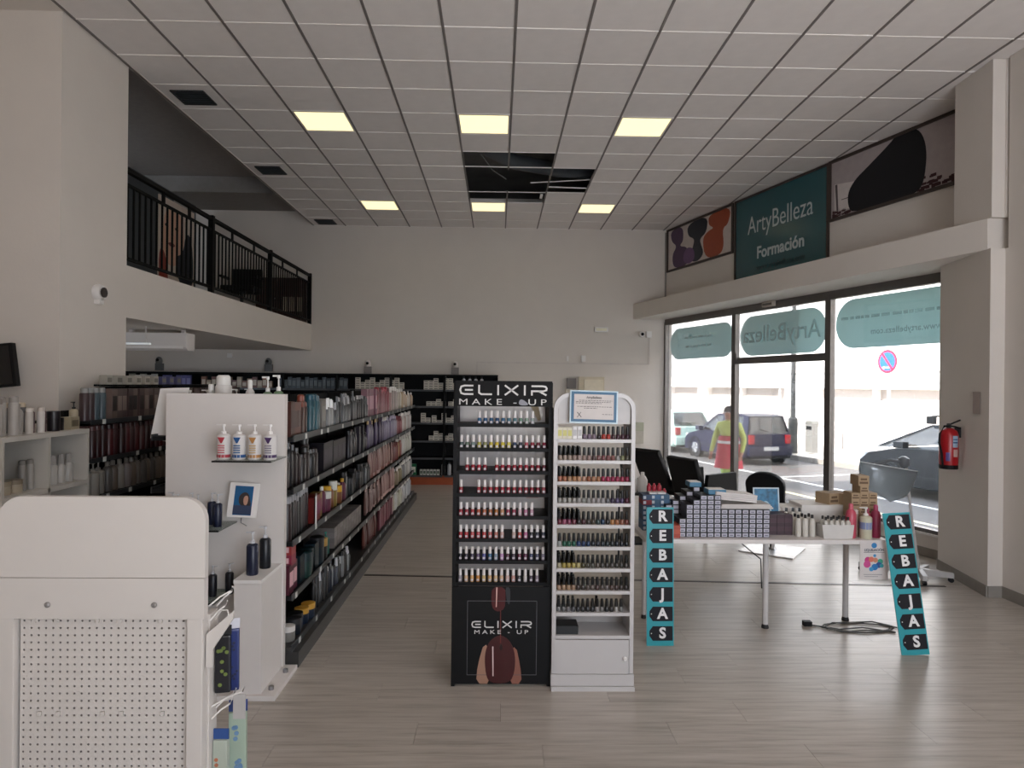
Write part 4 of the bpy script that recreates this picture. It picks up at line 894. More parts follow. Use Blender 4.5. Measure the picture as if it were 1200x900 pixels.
wrows = [
 ['box', 'box', 'box', 'tall', 'tall', '#8a7088', '#947894', '#a08898', '#2c1c20', '#d83020', '#e03828', '#4c2030', '#502838', '#582c40', '#442034'],
 ['#b8a090', '#c0a898', '#c4ac9c', '#b89c90', '#c0a49c', '#b8988c', '#b08c84', '#5c3c3c', '#8c5050', '#8c4a50', '#9c5454', '#a06058', '#b4b0ac', '#8a8c60', '#5c5844'],
 ['#c87454', '#d08058', '#d8a478', '#cc8c58', '#e0a478', '#d8a080', '#b05c34', '#d09068', '#c88454', '#c42c58', '#c82858', '#b82050', '#c03058', '#c02850', '#a82048'],
 ['#b4b0a8', '#b8b4ac', '#bcb8ac', '#c0bcb4', '#b8b4b0', '#a8a8a0', '#b0acA8'.lower(), '#b8b0b0', '#b4acac', '#b4b0b0', '#7c7c80', '#3c2c50', '#5c4c7c', '#4c3868', '#64203c'],
 ['#8c3448', '#c05c80', '#a04868', '#8c3c50', '#3c3430', '#5c3038', '#4c4440', '#54483c', '#384c4c', '#2c4c74', '#342c2c', '#d89050', '#c87848', '#a86048', '#8c4038'],
 ['#b8bcb8', '#1c6c50', '#1f7454', '#1c6a50', '#1c3c7c', '#1f3c70', '#24406c', '#283440', '#2c3440', '#283840', '#2c3c40', '#2c3438', '#28303c', '#202838', '#242830'],
 ['#c4b890', '#c8b048', '#c8b050', '#ccb858', '#ccbc70', '#5c5430', '#58503c', '#5c5c50', '#74685c', '#54504c', '#504844', '#5c5450', '#48443c', '#4c4844', '#605854'],
 ['#c49878', '#c8a078', '#cca47c', '#b89070', '#584840', '#504440', '#6c5c54', '#7c6c64', '#5c4440', '#6c5c54', '#7c706c', '#604840', '#54403c', '#483c38', '#3c3434'],
 ['#8c8c8c', '#7c7c7c', '#8a8484', '#5c5c60', '#303034', '#34383c', '#343438', '#38383c', '#b0a8a4', '#8c8884', '#34383c', '#403c3c', '#c8c4bc', '#8a8c88', 0]]
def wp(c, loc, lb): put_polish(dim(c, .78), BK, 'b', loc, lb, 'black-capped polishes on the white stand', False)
for ri, (z, row) in enumerate(zip(WZ, wrows)):
    n = 0
    for k, c in enumerate(row):
        if not c: continue
        x = WX-.205+k*.0293; n += 1
        if c == 'box': place('box', .07, .029, '#c8c0a8', '#b8b04c', (x-.004+k*.001, WY+.03, z), 'small cream and yellow carton, %s on top shelf of white stand' % nth(n), 'cartons on the top shelf of the white stand'); continue
        if c == 'tall': place('box', .075, .026, '#dcd8d6', '#a8a4a4', (x, WY+.03, z), 'narrow white carton, %s of two on top shelf of white stand' % nth(n-3), 'narrow cartons on the white stand'); continue
        wp(c, (x, WY+.03, z), '%s polish, black cap, %s from left, %s shelf of white stand' % (cname(c), nth(n), nth(ri+1)))
        if (ri in (1, 2, 3, 4) and k < 5) or (ri in (6, 7, 8) and k < 4) or (ri == 8 and k == 8):   # second rank, on top of the first at the left
            wp(c, (x+.004, WY+.09, z+.0), '%s polish, black cap, rear rank, %s from left, %s shelf of white stand' % (cname(c), nth(n), nth(ri+1)))
            if ri != 8: wp('#1c1a1e', (x+.002, WY+.14, z), 'near-black polish, third rank, %s from left, %s shelf of white stand' % (nth(n), nth(ri+1)))
tag(B(-.068, .068, 0, .12, 0, .05).build('dark_box', mat('#16181a', .5), None, (WX-.153, WY+.02, .3305)), 'dark green-black box in the lowest shelf of white stand', 'box').location.z = .3305
t = thing('certificate_sign', 'small framed notice with blue border on the white polish stand', 'sign', (WX-.012, WY-.03, 1.618), 0)
t.rotation_euler = (math.radians(-4), math.radians(1.2), 0)
B(-.145, .145, 0, .006, 0, .197).build('clear_holder', mat('#b8ccd4', .2), t); B(-.137, .137, -.002, 0, .008, .19).build('blue_border', mat('#245a7c', .4), t); B(-.12, .12, -.0035, -.002, .024, .174).build('paper', mat('#c8c0bc', .5), t)
text('ArtyBelleza', .022, (0, -.005, .155), mat('#4c4848', .6), t, xs=.9)
f = MB()
for z, a, b in ((.137, -.09, .11), (.128, -.11, .1), (.12, -.11, .05), (.1, -.1, .11), (.09, -.06, .02), (.055, .05, .112)):
    x = a
    while x < b: w = random.uniform(.008, .02); f.box(x, min(x+w, b), -.0045, -.0035, z-.0015, z+.0015); x += w+.004
f.build('printed_lines', mat('#55504e', .6), t)
f = MB(); f.ribbon([(-.1, .065), (-.075, .035)], .004, .001, -.0035); f.ribbon([(-.078, .066), (-.1, .034)], .003, .001, -.0045); f.build('printed_emblem', mat('#2c2c30', .6), t)
# ======================= SALE TABLE =======================
TT = .75
tb = thing('sale_table', 'long white folding table carrying sale stock in front of the window', 'table', (1.97, 5.13, 0))
bevel(B(-.9, .87, -.3, .28, TT-.03, TT).build('tabletop', mat('#d8d2cf', .4, var=.01), tb), .004)
LG = mat('#cfcbca', .35); FT = mat('#1c1c1e', .6)
for x, y, r in ((.1, .03, .022), (.98-.17, .2, .022), (-.79, .24, .016), (-.82, -.2, .016)):
    l = MB().lathe([(r, .03), (r*.98, TT-.03)], 12, (x, y, 0)).build('leg', LG, tb); MB().lathe([(r*1.25, 0), (r*1.25, .012), (r, .03)], 12, (x, y, 0)).build('foot_cap', FT, l)
MB().tube([(.1-.3, .1, TT-.035), (.1-.2, .09, .66), (.07, .05, .52), (.075, .04, .30)], .005, 6).build('cable', DARK, tb)
tb.children[0]
T0 = TT
# small white-fronted cartons in a wall of columns (front edge of the table)
cols = [4, 7, 8, 9, 9, 9, 6, 6, 6, 6, 6, 6, 6]
cbx = (B(-.0245, .0245, 0, .16, 0, .0335).mesh('tint_carton', mat('#17161c', .5)), B(-.0195, .0195, -.0012, 0, .004, .0295).mesh('label_print', mat('#b9b8c4', .5)), B(-.012, .012, -.0018, -.0012, .01, .02).mesh('printed_text', mat('#7d7d8c', .5)))
for i, hh in enumerate(cols):
    for r in range(hh):
        o = obj('tint_carton', cbx[0], None, (1.355+i*.0512, 4.90+random.uniform(0, .006), T0+r*.0338))
        tag(o, 'small dark carton with pale label, %s column from left, %s from the bottom' % (nth(i+1), nth(r+1)), 'box', 'small cartons stacked on the sale table'); obj('label_print', cbx[1], o); obj('printed_text', cbx[2], o)
# a second rank behind, showing dark sides and pale tops
for i in range(5):
    for r in range([6, 7, 8, 9, 10][i]):
        o = obj('tint_carton', cbx[0], None, (1.30+i*.052, 5.08, T0+r*.0338)); tag(o, 'dark carton behind the front rank, %s column, %s from bottom' % (nth(i+1), nth(r+1)), 'box', 'rear cartons on the sale table'); obj('label_print', cbx[1], o)
for k in range(5):
    o = tag(B(-.03, .03, -.08, .08, 0, .03).build('flat_carton', mat('#1b1a20', .5), None, (1.275+k*.02, 5.10+.0*k, T0+.0), None), 'dark carton lying at the left end, %s layer' % nth(k+1), 'box', 'lying cartons at left end'); o.location = (1.235, 5.02, T0+k*.031); 
    B(-.025, .025, -.07, .07, .03, .0305).build('label_print', mat('#c4c0b4', .5), o)
for k in range(3): tag(B(-.028, .028, 0, .15, 0, .03).build('orange_carton', mat(['#a8402c', '#b8543c', '#a84834'][k], .5), None, (1.302, 4.87, T0+k*.0305)), '%s of three orange-red cartons beside the teal banner' % ['lowest', 'middle', 'top'][k], 'box', 'orange cartons on the sale table')
for k in range(3): tag(B(-.02, .02, 0, .15, 0, .03).build('dark_red_carton', mat('#5c1c28', .5), None, (1.253, 4.86, T0+k*.0305)), '%s dark red carton between the banner and orange cartons' % ['lowest', 'middle', 'top'][k], 'box', 'dark red cartons on the sale table')
# blue cartons behind the banner
for i in range(4):
    for r in range(7):
        if i == 3 and r > 5: continue
        c = ['#28506c', '#2c5c84', '#203c5c', '#2c5478'][(i*3+r) % 4] if not (r == 5 and i == 0) else '#7c1c28'
        o = tag(B(-.034, .034, 0, .15, 0, .038).build('blue_carton', mat(c, .5), None, (1.145+i*.07 if True else 0, 5.14 if i else 5.12, T0+r*.0385)), '%s carton, %s pile, %s from bottom, behind left banner' % (cname(c), nth(i+1), nth(r+1)), 'box', 'blue cartons behind the banner')
        B(-.03, -.01, -.001, 0, .008, .03).build('label_print', mat('#b8c0c8', .5), o)
for k in range(3): tag(B(-.03, .03, 0, .1, 0, .012).build('white_carton', mat('#d0ccc8', .5), None, (1.2+k*.065, 5.16, T0+6*.0385+.0392-.0005 if k < 2 else T0+6*.0385)), 'flat white packet on the blue cartons, %s from left' % nth(k+1), 'box', 'white packets on the blue cartons')
for k in range(4): place('bottle', .07, .035, '#9c2434', '#b43a48', (1.185+k*.04, 5.2+.05, T0+6*.0385+.0390 if k < 3 else T0+6*.0385), 'small red bottle, %s of four behind the left banner' % nth(k+1), 'red bottles on the blue cartons')
# side table with two white bottles further back
st_ = thing('side_trolley', 'small black trolley with two white bottles by the window wall', 'trolley', (1.42, 6.7, 0))
B(-.2, .2, -.15, .15, .78, .8).build('top_shelf', BLACK, st_); B(-.2, .2, -.15, .15, .3, .32).build('lower_shelf', BLACK, st_)
for x in (-.18, .18):
    for y in (-.13, .13): MB().tube([(x, y, .04), (x, y, .78)], .01, 6).build('leg', DARK, st_); MB().lathe([(.03, -.012), (.03, .012)], 10, (x, y, .03), 'x').build('castor', BLACK, st_)
for k in range(2): place('oval', .2, .1, '#cfcbc6', '#dad6d2', (1.33+k*.1, 6.62, .8), '%s of two white squeeze bottles on the black trolley' % ['left', 'right'][k], 'squeeze bottles on the trolley')
t = thing('folding_mirror', 'black framed mirror leaning on the black trolley', 'mirror', (1.47-.15, 6.78, .8)); t.rotation_euler = (math.radians(-10), 0, .5)
frame_mb(.14, .34, .015, .012).build('frame', BLACK, t); B(-.055, .055, -.008, -.002, .015, .325).build('mirror_pane', mat('#8c9498', .08, 1.), t)
place('oval', .2, .12, '#8a857c', '#77726a', (1.26, 6.6, .8), 'grey bag-like bottle left on the black trolley')
# things on top of the carton wall
ztop = T0+6*.0338
t = thing('magazine_bundle', 'bundle of white magazines lying across the carton wall', 'magazines', (1.83, 5.02, ztop))
for k in range(3): B(-.2+.01*k, .2-.01*k, -.09, .1, k*.011, k*.011+.01).build('magazine', mat('#cfc9c4', .6), t)
t = thing('magazine_bundle', 'tilted thick white magazine bundle, upper one on the cartons', 'magazines', (1.75, 5.03, ztop+.045)); t.rotation_euler = (0, math.radians(6), .1)
for k in range(4): bevel(B(-.16, .16, -.09, .1, .01+k*.014, .01+k*.014+.013).build('magazine', mat('#d8d2d0', .5), t), .003)
for k, (x, z, w) in enumerate(((1.60, T0+9*.0338+.0, .13), (1.5, T0+9*.0338+.0345, .09))):
    t = thing('blue_packet', ['long blue and white packet on top of cartons', 'short blue packet left of the long one on cartons'][k], 'packet', (x+(.02 if k == 0 else .01), 5.0, T0+9*.0338 if k == 0 else T0+9*.0338))
    if k: t.location = (1.5, 5.14, T0+10*.0338)
    bevel(B(-w/2, w/2, -.06, .06, 0, .035).build('box', mat('#35708f', .4), t), .004); B(-w/2+.005, w/2-.005, -.055, .055, .035, .037).build('white_top', WHITE2, t)
t = thing('picture_card', 'blue picture card standing behind the carton wall', 'card', (2.06, 5.11, T0)); t.rotation_euler = (math.radians(-6), 0, 0)
B(-.1, .1, 0, .006, .0, .33).build('board', mat('#b8c8d0', .4), t); B(-.09, .09, -.001, 0, .01, .32).build('picture', mat('#2c6c90', .4, var=.5, scale=25), t)
flat([(-.03, .1), (-.05, .2), (.0, .24), (.04, .18), (.03, .08)], 'printed_figure', '#a8c4d0', t, -.001, .001)
for x in range(3):
    for r in range(5): tag(B(-.028, .028, 0, .16, 0, .03).build('maroon_carton', mat(['#3c2830', '#48303a'][r % 2], .5), None, (2.055+x*.058, 4.93+.06, T0+r*.0304)) if x or r < 5 else None, 'maroon carton, %s pile, %s from bottom, right of pale labels' % (nth(x+1), nth(r+1)), 'box', 'maroon cartons on the sale table')
# white flat boxes and lids
WB = mat('#d4cfca', .55)
for k in range(3): 
    for r in range(4): tag(B(-.05, .05, 0, .2, 0, .036).build('white_flat_box', mat(['#cbc5be', '#d6d1cb'][(k+r) % 2], .6), None, (2.13+k*.105, 5.16, T0+.06+r*.0365-.06)), 'white flat box, %s pile, %s layer, behind white bottles' % (nth(k+1), nth(r+1)), 'box', 'white flat boxes on the sale table')
for k in range(3): 
    o = tag(B(-.05, .05, 0, .2, 0, .03).build('white_flat_box', mat('#dcd8d4', .6), None, (2.13+k*.105, 5.14, T0+4*.0365)), 'white box lid, %s of three on the flat box piles' % nth(k+1), 'box', 'white lids on the piles')
o = thing('white_crate', 'long white cardboard lid behind the white bin', 'box', (2.555, 5.18, T0))
B(-.22, .24, -.05, .17, 0, .155).build('box', WB, o); B(-.225, .245, -.055, .175, .156, .2).build('lid', mat('#dad5d0', .5), o)
for i in range(5):
    for j in range(2): place('bottle', .16, .045, '#c9c4bb', '#1a1a1c', (2.12+i*.052, 4.95+j*.055, T0), 'white bottle with black cap, %s in %s row, left of white bin' % (nth(i+1), ['front', 'rear'][j]), 'white bottles on the sale table') if (i, j) != (9, 9) and i > 1 else None
for i in range(3):
    r = place('oval', .19, .055, '#c9c5ba', '#1a1a1c', (2.245+i*.0-.04+i*.05-.05+.03, 5.065, T0), 'white leaning bottle with black cap, %s of three' % nth(i+1), 'leaning bottles on the sale table')
t = thing('white_bin', 'white plastic bin full of black-capped bottles on the table', 'bin', (2.485, 4.93, T0))
m = MB(); w0, w1 = .105, .118
m.prism([(-w0, 0), (w0, 0), (w1, .1), (-w1, .1)], 'y', -.055, -.05); m.prism([(-w0, 0), (w0, 0), (w1, .1), (-w1, .1)], 'y', .06, .065)
m.prism([(-w0, 0), (-w0+.005, 0), (-w1+.005, .1), (-w1, .1)], 'y', -.05, .06); m.prism([(w0-.005, 0), (w0, 0), (w1, .1), (w1-.005, .1)], 'y', -.05, .06); m.box(-w0+.005, w0-.005, -.05, .06, 0, .004)
m.build('tub', mat('#cbc7c3', .4), t)
for i in range(5):
    for j in range(2): place('bottle', .15, .038, '#c4c0b8', '#141416', (2.405+i*.041, 4.90+j*.05, T0+.0045), 'black-capped bottle in the white bin, %s in %s row' % (nth(i+1), ['front', 'rear'][j]), 'bottles in the white bin')
# kraft boxes
def kraft(w, d, h, loc, lb, rz=0):
    o = thing('kraft_box', lb, 'box', loc, rz, 'brown kraft cartons on the sale table')
    B(-w/2, w/2, -d/2, d/2, 0, h).build('box', mat('#a38b6e', .7), o); f = MB()
    f.box(-w*.4, w*.4, -d/2-.001, -d/2, h*.2, h*.42); f.box(-w*.3, w*.3, -d/2-.001, -d/2, h*.55, h*.75); f.build('printed_label', mat('#66503c', .7), o)
for k in range(3): kraft(.095, .14, .085, (2.57+k*.105, 5.22, T0+.2), 'brown kraft box, %s from left on the long white lid' % nth(k+1), .35)
for k in range(3):
    for r in range([6, 7, 6][k]):
        kraft(.062, .12, .052, (2.675+k*.066, 5.055, T0+r*.0525), 'brown kraft box, %s column, %s from bottom, behind pink bottle' % (nth(k+1), nth(r+1)))
kraft(.08, .12, .075, (2.735, 5.055, T0+7*.0525), 'tall kraft box topmost on the kraft pile', 0)
place('bottle', .25, .075, '#b84a5c', '#c86070', (2.60, 4.92, T0), 'large pink bottle right of the white bin'); place('bottle', .24, .07, '#8c2848', '#a03458', (2.79, 4.93, T0), 'magenta bottle beside the right banner')
r = place('pump', .23, .085, '#c4c0a8', '#d8d4d0', (2.70, 4.90, T0), 'cream pump bottle with pale blue label on table front'); MB().lathe([(.0432, .07), (.0432, .12)], 14, close=False).build('label_band', mat('#7c88b0', .4), r)
place('can', .2, .05, '#a08c80', '#c8bcb4', (2.652, 4.96, T0), 'beige clear bottle behind the pump bottle'); place('bottle', .21, .05, '#b04860', '#98304c', (2.75, 4.965, T0), 'dark pink bottle behind the cream pump bottle')
# notice hanging from the table edge
t = thing('notice_card', 'white clearance notice with colourful blots hanging from the table edge', 'notice', (2.72, 4.825, .47))
B(-.103, .103, -.003, 0, .0, .275).build('card', mat('#cfc8c6', .5), t)
text('LIQUIDACIÓN', .027, (0, -.004, .212), mat('#2c3c50', .5), t, xs=.82); f = MB(); f.box(-.075, .075, -.004, -.003, .194, .197); f.box(-.075, .06, -.004, -.003, .035, .0375); f.box(-.07, .03, -.004, -.003, .02, .0225); f.build('printed_lines', mat('#4c5054', .5), t)
MB().prism(arc(0, .245, .02, 0, 360, 14)[:-1], 'y', -.004, -.003).build('printed_disc', mat('#2c78b0', .5), t); MB().prism(arc(.005, .172, .011, 0, 360, 12)[:-1], 'y', -.004, -.003).build('printed_disc', mat('#3c88b8', .5), t)
for k, (x, z, r, c) in enumerate(((-.045, .14, .024, '#c03c7c'), (-.05, .11, .026, '#c44888'), (-.02, .145, .02, '#d0705c'), (.01, .14, .018, '#c88468'), (.045, .13, .02, '#3c9c80'), (.035, .105, .022, '#2c4c8c'), (.005, .09, .024, '#2474b4'), (-.02, .075, .016, '#3c90c0'), (.055, .1, .015, '#2c9098'))):
    MB().prism(arc(x, z, r, 0, 360, 10)[:-1], 'y', -.0042-.0002*k, -.003).build('printed_blot', mat(c, .5), t)
# ======================= TEAL BANNERS =======================
def banner(bot, top, w, L, label):
    """leaning board: bot/top are bottom and top centre points"""
    b_, t_ = Vector(bot), Vector(top); up = (t_-b_).normalized(); right = Vector((1, 0, 0)); right = (right-up*right.dot(up)).normalized(); out = right.cross(up)
    o = thing('sale_banner', label, 'banner', bot)
    o.matrix_world = Matrix.Translation(b_) @ Matrix((right, -out, up)).transposed().to_4x4()
    L = (t_-b_).length
    B(-w/2, w/2, -.003, .003, 0, L).build('board', mat('#2b98a2', .4, var=.01), o); B(-w/2-.001, w/2+.001, .003, .0045, 0, L).build('white_back', WHITE2, o)
    n = 7; st = L/n*.985
    for k, ch_ in enumerate('REBAJAS'):
        z = L-.014-st*k; h = st*.74
        x0, x1 = -w*.40, w*.46
        f = MB().prism([(x0, z-h*.33), (x0+.024, z), (x1, z), (x1, z-h), (x0+.024, z-h), (x0, z-h*.67)], 'y', -.0045, -.003)
        tg = f.build('printed_tag', mat('#1d1b21', .55, spec=.25), o)
        MB().prism(arc(x0+.014, z-h/2, .004, 0, 360, 8)[:-1], 'y', -.0055, -.0045).build('printed_hole', WHITE2, tg)
        text(ch_, h*1.02, (.016, -.0056, z-h*.5), mat('#e8e6e6', .5), tg, bold=.0035, ext=.0008)
    return o
banner((1.175, 4.80, 0), (1.17, 4.822, .98), .193, .98, 'teal sale banner with seven dark letter tags, upright at table left end')
banner((2.916, 4.64, 0), (2.862, 4.80, .955), .197, .97, 'teal sale banner with seven dark letter tags, leaning at table right end')
# ======================= CABLE ON THE FLOOR =======================
t = thing('extension_cable', 'coiled grey extension cable lying under the table right end', 'cable', (2.72, 5.15, 0))
GC = mat('#3c3b38', .5); pts = []
for k in range(26): a = k/25*4*PI; pts.append((.02+.3*math.cos(a)*(1-.2*k/25)+.05, .12*math.sin(a)*(1-.3*k/25), .007+.012*(k % 5 == 2)))
MB().tube(pts, .0055, 6).build('cord', GC, t); MB().tube([(-.28, .06, .006), (-.1, -.05, .012), (.1, .0, .008), (.3, -.1, .008)], .0055, 6).build('cord', GC, t)
B(-.33, -.27, .04, .085, 0, .035).build('plug', BLACK, t)
# ======================= SALON CHAIRS =======================
LEA = mat('#0c0d11', .55, var=.1, spec=.25, name='black_leather')
def salon(loc, rz, label, wide=.5, round_=False, h=.48, recl=.0):
    t = thing('salon_chair', label, 'chair', loc, rz)
    bevel(B(-.25, .25, -.5, .5, .0, .012).build('foot_plate', STEEL, t) if False else B(-.29, .29, -.29, .29, 0, .014).build('foot_plate', mat('#d0cdca', .25, .3), t), .003)
    MB().lathe([(.05, .014), (.045, .02), (.03, .04), (.03, .4)], 14).build('column', STEEL, t)
    bevel(B(-wide/2, wide/2, -.25, .22, .4, .52).build('seat', LEA, t), .03, 3)
    a = math.radians(14+recl); m = MB()
    pts = (arc(0, .3, wide/2, 0, 180, 10, h-.3)) if round_ else [(wide/2-.03, h), (-wide/2+.03, h)]
    m.prism([(-wide/2+.02, 0), (wide/2-.02, 0)]+pts, 'y', 0, .07)
    bk = bevel(m.build('backrest', LEA, t, (0, .2, .5), (-a, 0, 0)), .02, 2)
    for s in (-1, 1):
        if round_: break
        bevel(MB().prism([(-.22, .5), (.28, .5), (.24, .78), (-.2, .80)], 'x', s*wide/2-.03, s*wide/2+.03).build('armrest', LEA, t), .012)
    MB().tube([(-.12, -.25, .42), (-.12, -.42, .2), (.12, -.42, .2), (.12, -.25, .42)], .012, 8).build('footrest', STEEL, t)
    return t
salon((2.36, 9.2, 0), 2.25, 'black salon chair with tall leaning back, leftmost by the window', .5, False, .6, 16)
salon((2.62, 8.45, 0), 2.0, 'black salon armchair with wide back and padded arms, middle one', .58, False, .5, 4)
salon((3.12, 7.6, 0), 2.5, 'black salon chair with low rounded back, rightmost by the door', .42, True, .44, 0)
# ======================= ROLLING HOOD DRYER =======================
t = thing('hood_dryer', 'rolling hair dryer stand with clear grey visor beside the window', 'dryer', (4.0, 6.5, 0))
GP = mat('#b4b0ae', .4)
MB().tube([(.08, -.05, .08), (.03, 0, .6), (.0, .05, 1.12)], .013, 8).build('pole', GP, t)
for k, (x, y) in enumerate(((.36, -.13), (-.32, .3), (.02, -.24), (.3, .18))):
    a = math.atan2(y+.05, x-.08); L = math.hypot(y+.05, x-.08)
    g = MB().prism([(0, .05), (L, .045), (L, .09), (0, .12)], 'y', -.022, .022).build('base_foot', GP, t, (.08, -.05, 0), (0, 0, a)); MB().lathe([(.024, -.014), (.024, .014)], 10, (L-.02, 0, .024), 'y').build('castor', BLACK, g); B(L-.035, L-.005, -.01, .01, .03, .06).build('castor_fork', DARK, g)
# visor: curved half shell
m = MB(); n = 14; R1 = .235
def shell(m, R, dz):
    b = len(m.v); m.smooth = True
    for i in range(n+1):
        for j in range(7):
            a = PI*(.0+1.0*i/n); f = j/6; r = R*(1-.25*f*f); m.v.append((-r*1.25*math.cos(a), -r*.55*math.sin(a), -.33*f*(1-.25*abs(math.cos(a)))+dz))
    for i in range(n):
        for j in range(6): q = b+i*7+j; m.face(q, q+1, q+8, q+7)
shell(m, R1, .0)
vz = m.build('visor', VISOR, t, (-.21, -.02, 1.09), (0, math.radians(9), .1)); md = vz.modifiers.new('s', 'SOLIDIFY'); md.thickness = .004
MB().tube([(-R1*1.25*math.cos(PI*i/12), -R1*.55*math.sin(PI*i/12), .0) for i in range(13)], .005, 6).build('visor_rim', mat('#d0d4d6', .2), vz)
MB().lathe([(.03, -.05), (.05, -.02), (.05, .04), (.02, .06)], 12, (-.02, .05, 1.12)).build('hub', mat('#6a6e72', .3), t); MB().tube([(0, .05, 1.12), (-.15, .06, 1.14), (-.3, .06, 1.1)], .02, 8).build('arm', mat('#6a6e72', .3), t)
# ======================= FIRE EXTINGUISHER =======================
t = thing('fire_extinguisher', 'red fire extinguisher with black hose hanging on the right pillar', 'extinguisher', (4.335, 6.42, 1.08))
RED = mat('#a3121c', .3, name='red_enamel')
MB().lathe([(.078, 0), (.08, .012), (.08, .04)], 20).build('black_foot', BLACK, t); MB().lathe([(.08, .04), (.082, .05), (.082, .32), (.07, .36), (.04, .385), (.025, .39)], 20).build('cylinder', RED, t)
MB().lathe([(.02, .39), (.02, .43), (.012, .435)], 10).build('valve', mat('#2a2622', .4), t)
MB().tube([(0, 0, .42), (.03, -.02, .44), (.08, -.05, .47)], .009, 6).build('lever', BLACK, t); MB().tube([(0, 0, .41), (.04, -.03, .405), (.08, -.05, .39)], .009, 6).build('handle', BLACK, t)
MB().tube([(-.01, -.02, .41), (-.07, -.04, .41), (-.12, -.05, .34), (-.125, -.05, .25), (-.1, -.05, .15), (-.085, -.045, .03)], .01, 8).build('hose', BLACK, t)
def band(a0, a1, z0, z1, r, c, nme):
    m = MB(); k = 6
    for i in range(k+1): a = math.radians(a0+(a1-a0)*i/k); m.v += [(r*math.cos(a), r*math.sin(a), z0), (r*math.cos(a), r*math.sin(a), z1)]
    for i in range(k): m.face(2*i, 2*i+2, 2*i+3, 2*i+1)
    m.build(nme, mat(c, .4), t)
band(-100, -60, .21, .32, .0832, '#9cb4c8', 'blue_label'); band(-95, -62, .12, .19, .0832, '#c0a098', 'beige_label'); band(-140, -115, .08, .16, .0832, '#5c4c8c', 'round_label'); band(-98, -64, .25, .262, .0836, '#2c4c7c', 'printed_line'); band(-98, -64, .28, .29, .0836, '#2c4c7c', 'printed_line')
B(.075, .1, -.03, .03, .3, .4).build('wall_bracket', DARK, t)
tag(B(0, .004, -.06, .06, -.1, .1).build('faded_sign', mat('#a5968f', .7), None, (4.37, 6.13, 1.72), (0, 0, -.17)), 'faded beige square sign on pillar above the fire extinguisher', 'sign').location = (4.383, 6.12, 1.72)
t = fthing('door_sensor', 'small beige door sensor on the window frame above the door', 'sensor', 3.06, -.03, 3.02)
bevel(B(-.12, .12, -.06, 0, 0, .08).build('housing', mat('#b9aca0', .5), t), .01); B(-.1, .1, -.065, -.06, .02, .05).build('lens', mat('#6a625c', .2), t)
t = fthing('wall_socket', 'white socket on the low wall under the right window', 'socket', 5.35, -.001, .09)
B(-.05, .05, -.015, 0, 0, .09).build('plate', WHITE2, t); B(-.025, .025, -.018, -.015, .02, .07).build('insert', WHITE, t)

# ======================= STREET =======================
def S(name, mb, m): return struct(name, mb, m, tuple(FA), (0, 0, FROT))
ASP = mat('#5a5654', .9, bump=.4, var=.12, scale=6, name='asphalt'); PAV = mat('#b9b2a8', .9, var=.05, name='pavement')
S('street_road', B(-60, 40, 1.8, 8.6, -.7, -.5), ASP)
S('pavement_near', B(-60, 40, .25, 1.8, -.6, -.3), PAV); S('pavement_far', B(-60, 40, 8.6, 12.0, -.6, -.36), PAV)
kb = thing('kerb', 'grey kerb edging on the far side of the street', 'kerb', tuple(FA), FROT)
for k in range(26): B(-18+k, -18+k+.985, 8.5, 8.66, -.5, -.35).build('kerb_stone', mat('#8d8780', .8), kb)
LN = mat('#e6e4e0', .7)
t = thing('road_marking', 'white painted lines on the asphalt beyond the window', 'marking', tuple(FA), FROT)
B(-30, 30, 5.15, 5.27, -.5, -.497).build('long_line', LN, t)
for s in (-3.4, 3.2): B(s, s+.1, 5.27, 8.4, -.5, -.497).build('bay_line', LN, t)
B(-2, 8, 3.7, 3.82, -.5, -.497).build('long_line', mat('#d6cfa8', .7), t)
bw_ = mat('#efe9e4', .8, var=.01, name='white_render'); sh_ = mat('#c9bfb8', .7, name='roller_shutter')
bd = thing('white_building', 'long white building with shuttered windows across the street', 'building', tuple(FA), FROT)
BO = 12.0
m = MB(); m.box(-60, 40, BO, BO+.4, 1.8, 9); m.box(-60, 40, BO, BO+.4, -.6, .56)
wx = [(-30, -26), (-25, -21), (-20.5, -17.6), (-17.1, -11.5), (-9.7, 4.5), (7.3, 14), (15, 22)]
prev = -60
for a, b in wx: m.box(prev, a, BO, BO+.4, .56, 1.8); prev = b
m.box(prev, 40, BO, BO+.4, .56, 1.8); m.build('wall', bw_, bd)
B(-60, 40, BO-.05, BO, .38, .44).build('lower_moulding', mat('#cbb9ac', .8), bd); B(-60, 40, BO-.03, BO, 2.36, 2.40).build('upper_moulding', mat('#d8d0c8', .8), bd)
for a, b in wx:
    w = B(a, b, BO+.35, BO+.4, .56, 1.8).build('window', mat('#b4aaa2', .7), bd)
    B(a, b, BO+.2, BO+.35, .56, 1.42).build('roller_shutter', sh_, w)
    k = 1
    while a+k*2.6 < b: B(a+k*2.6-.06, a+k*2.6+.06, BO+.1, BO+.35, .56, 1.8).build('mullion', bw_, w); k += 1
tag(S('utility_cabinet', B(-.25, .25, 0, .25, 0, .65), mat('#b5aca6', .7)), 'pale grey utility cabinet against the white building wall', 'cabinet').location = fp(-8.6, 11.7, -.36)
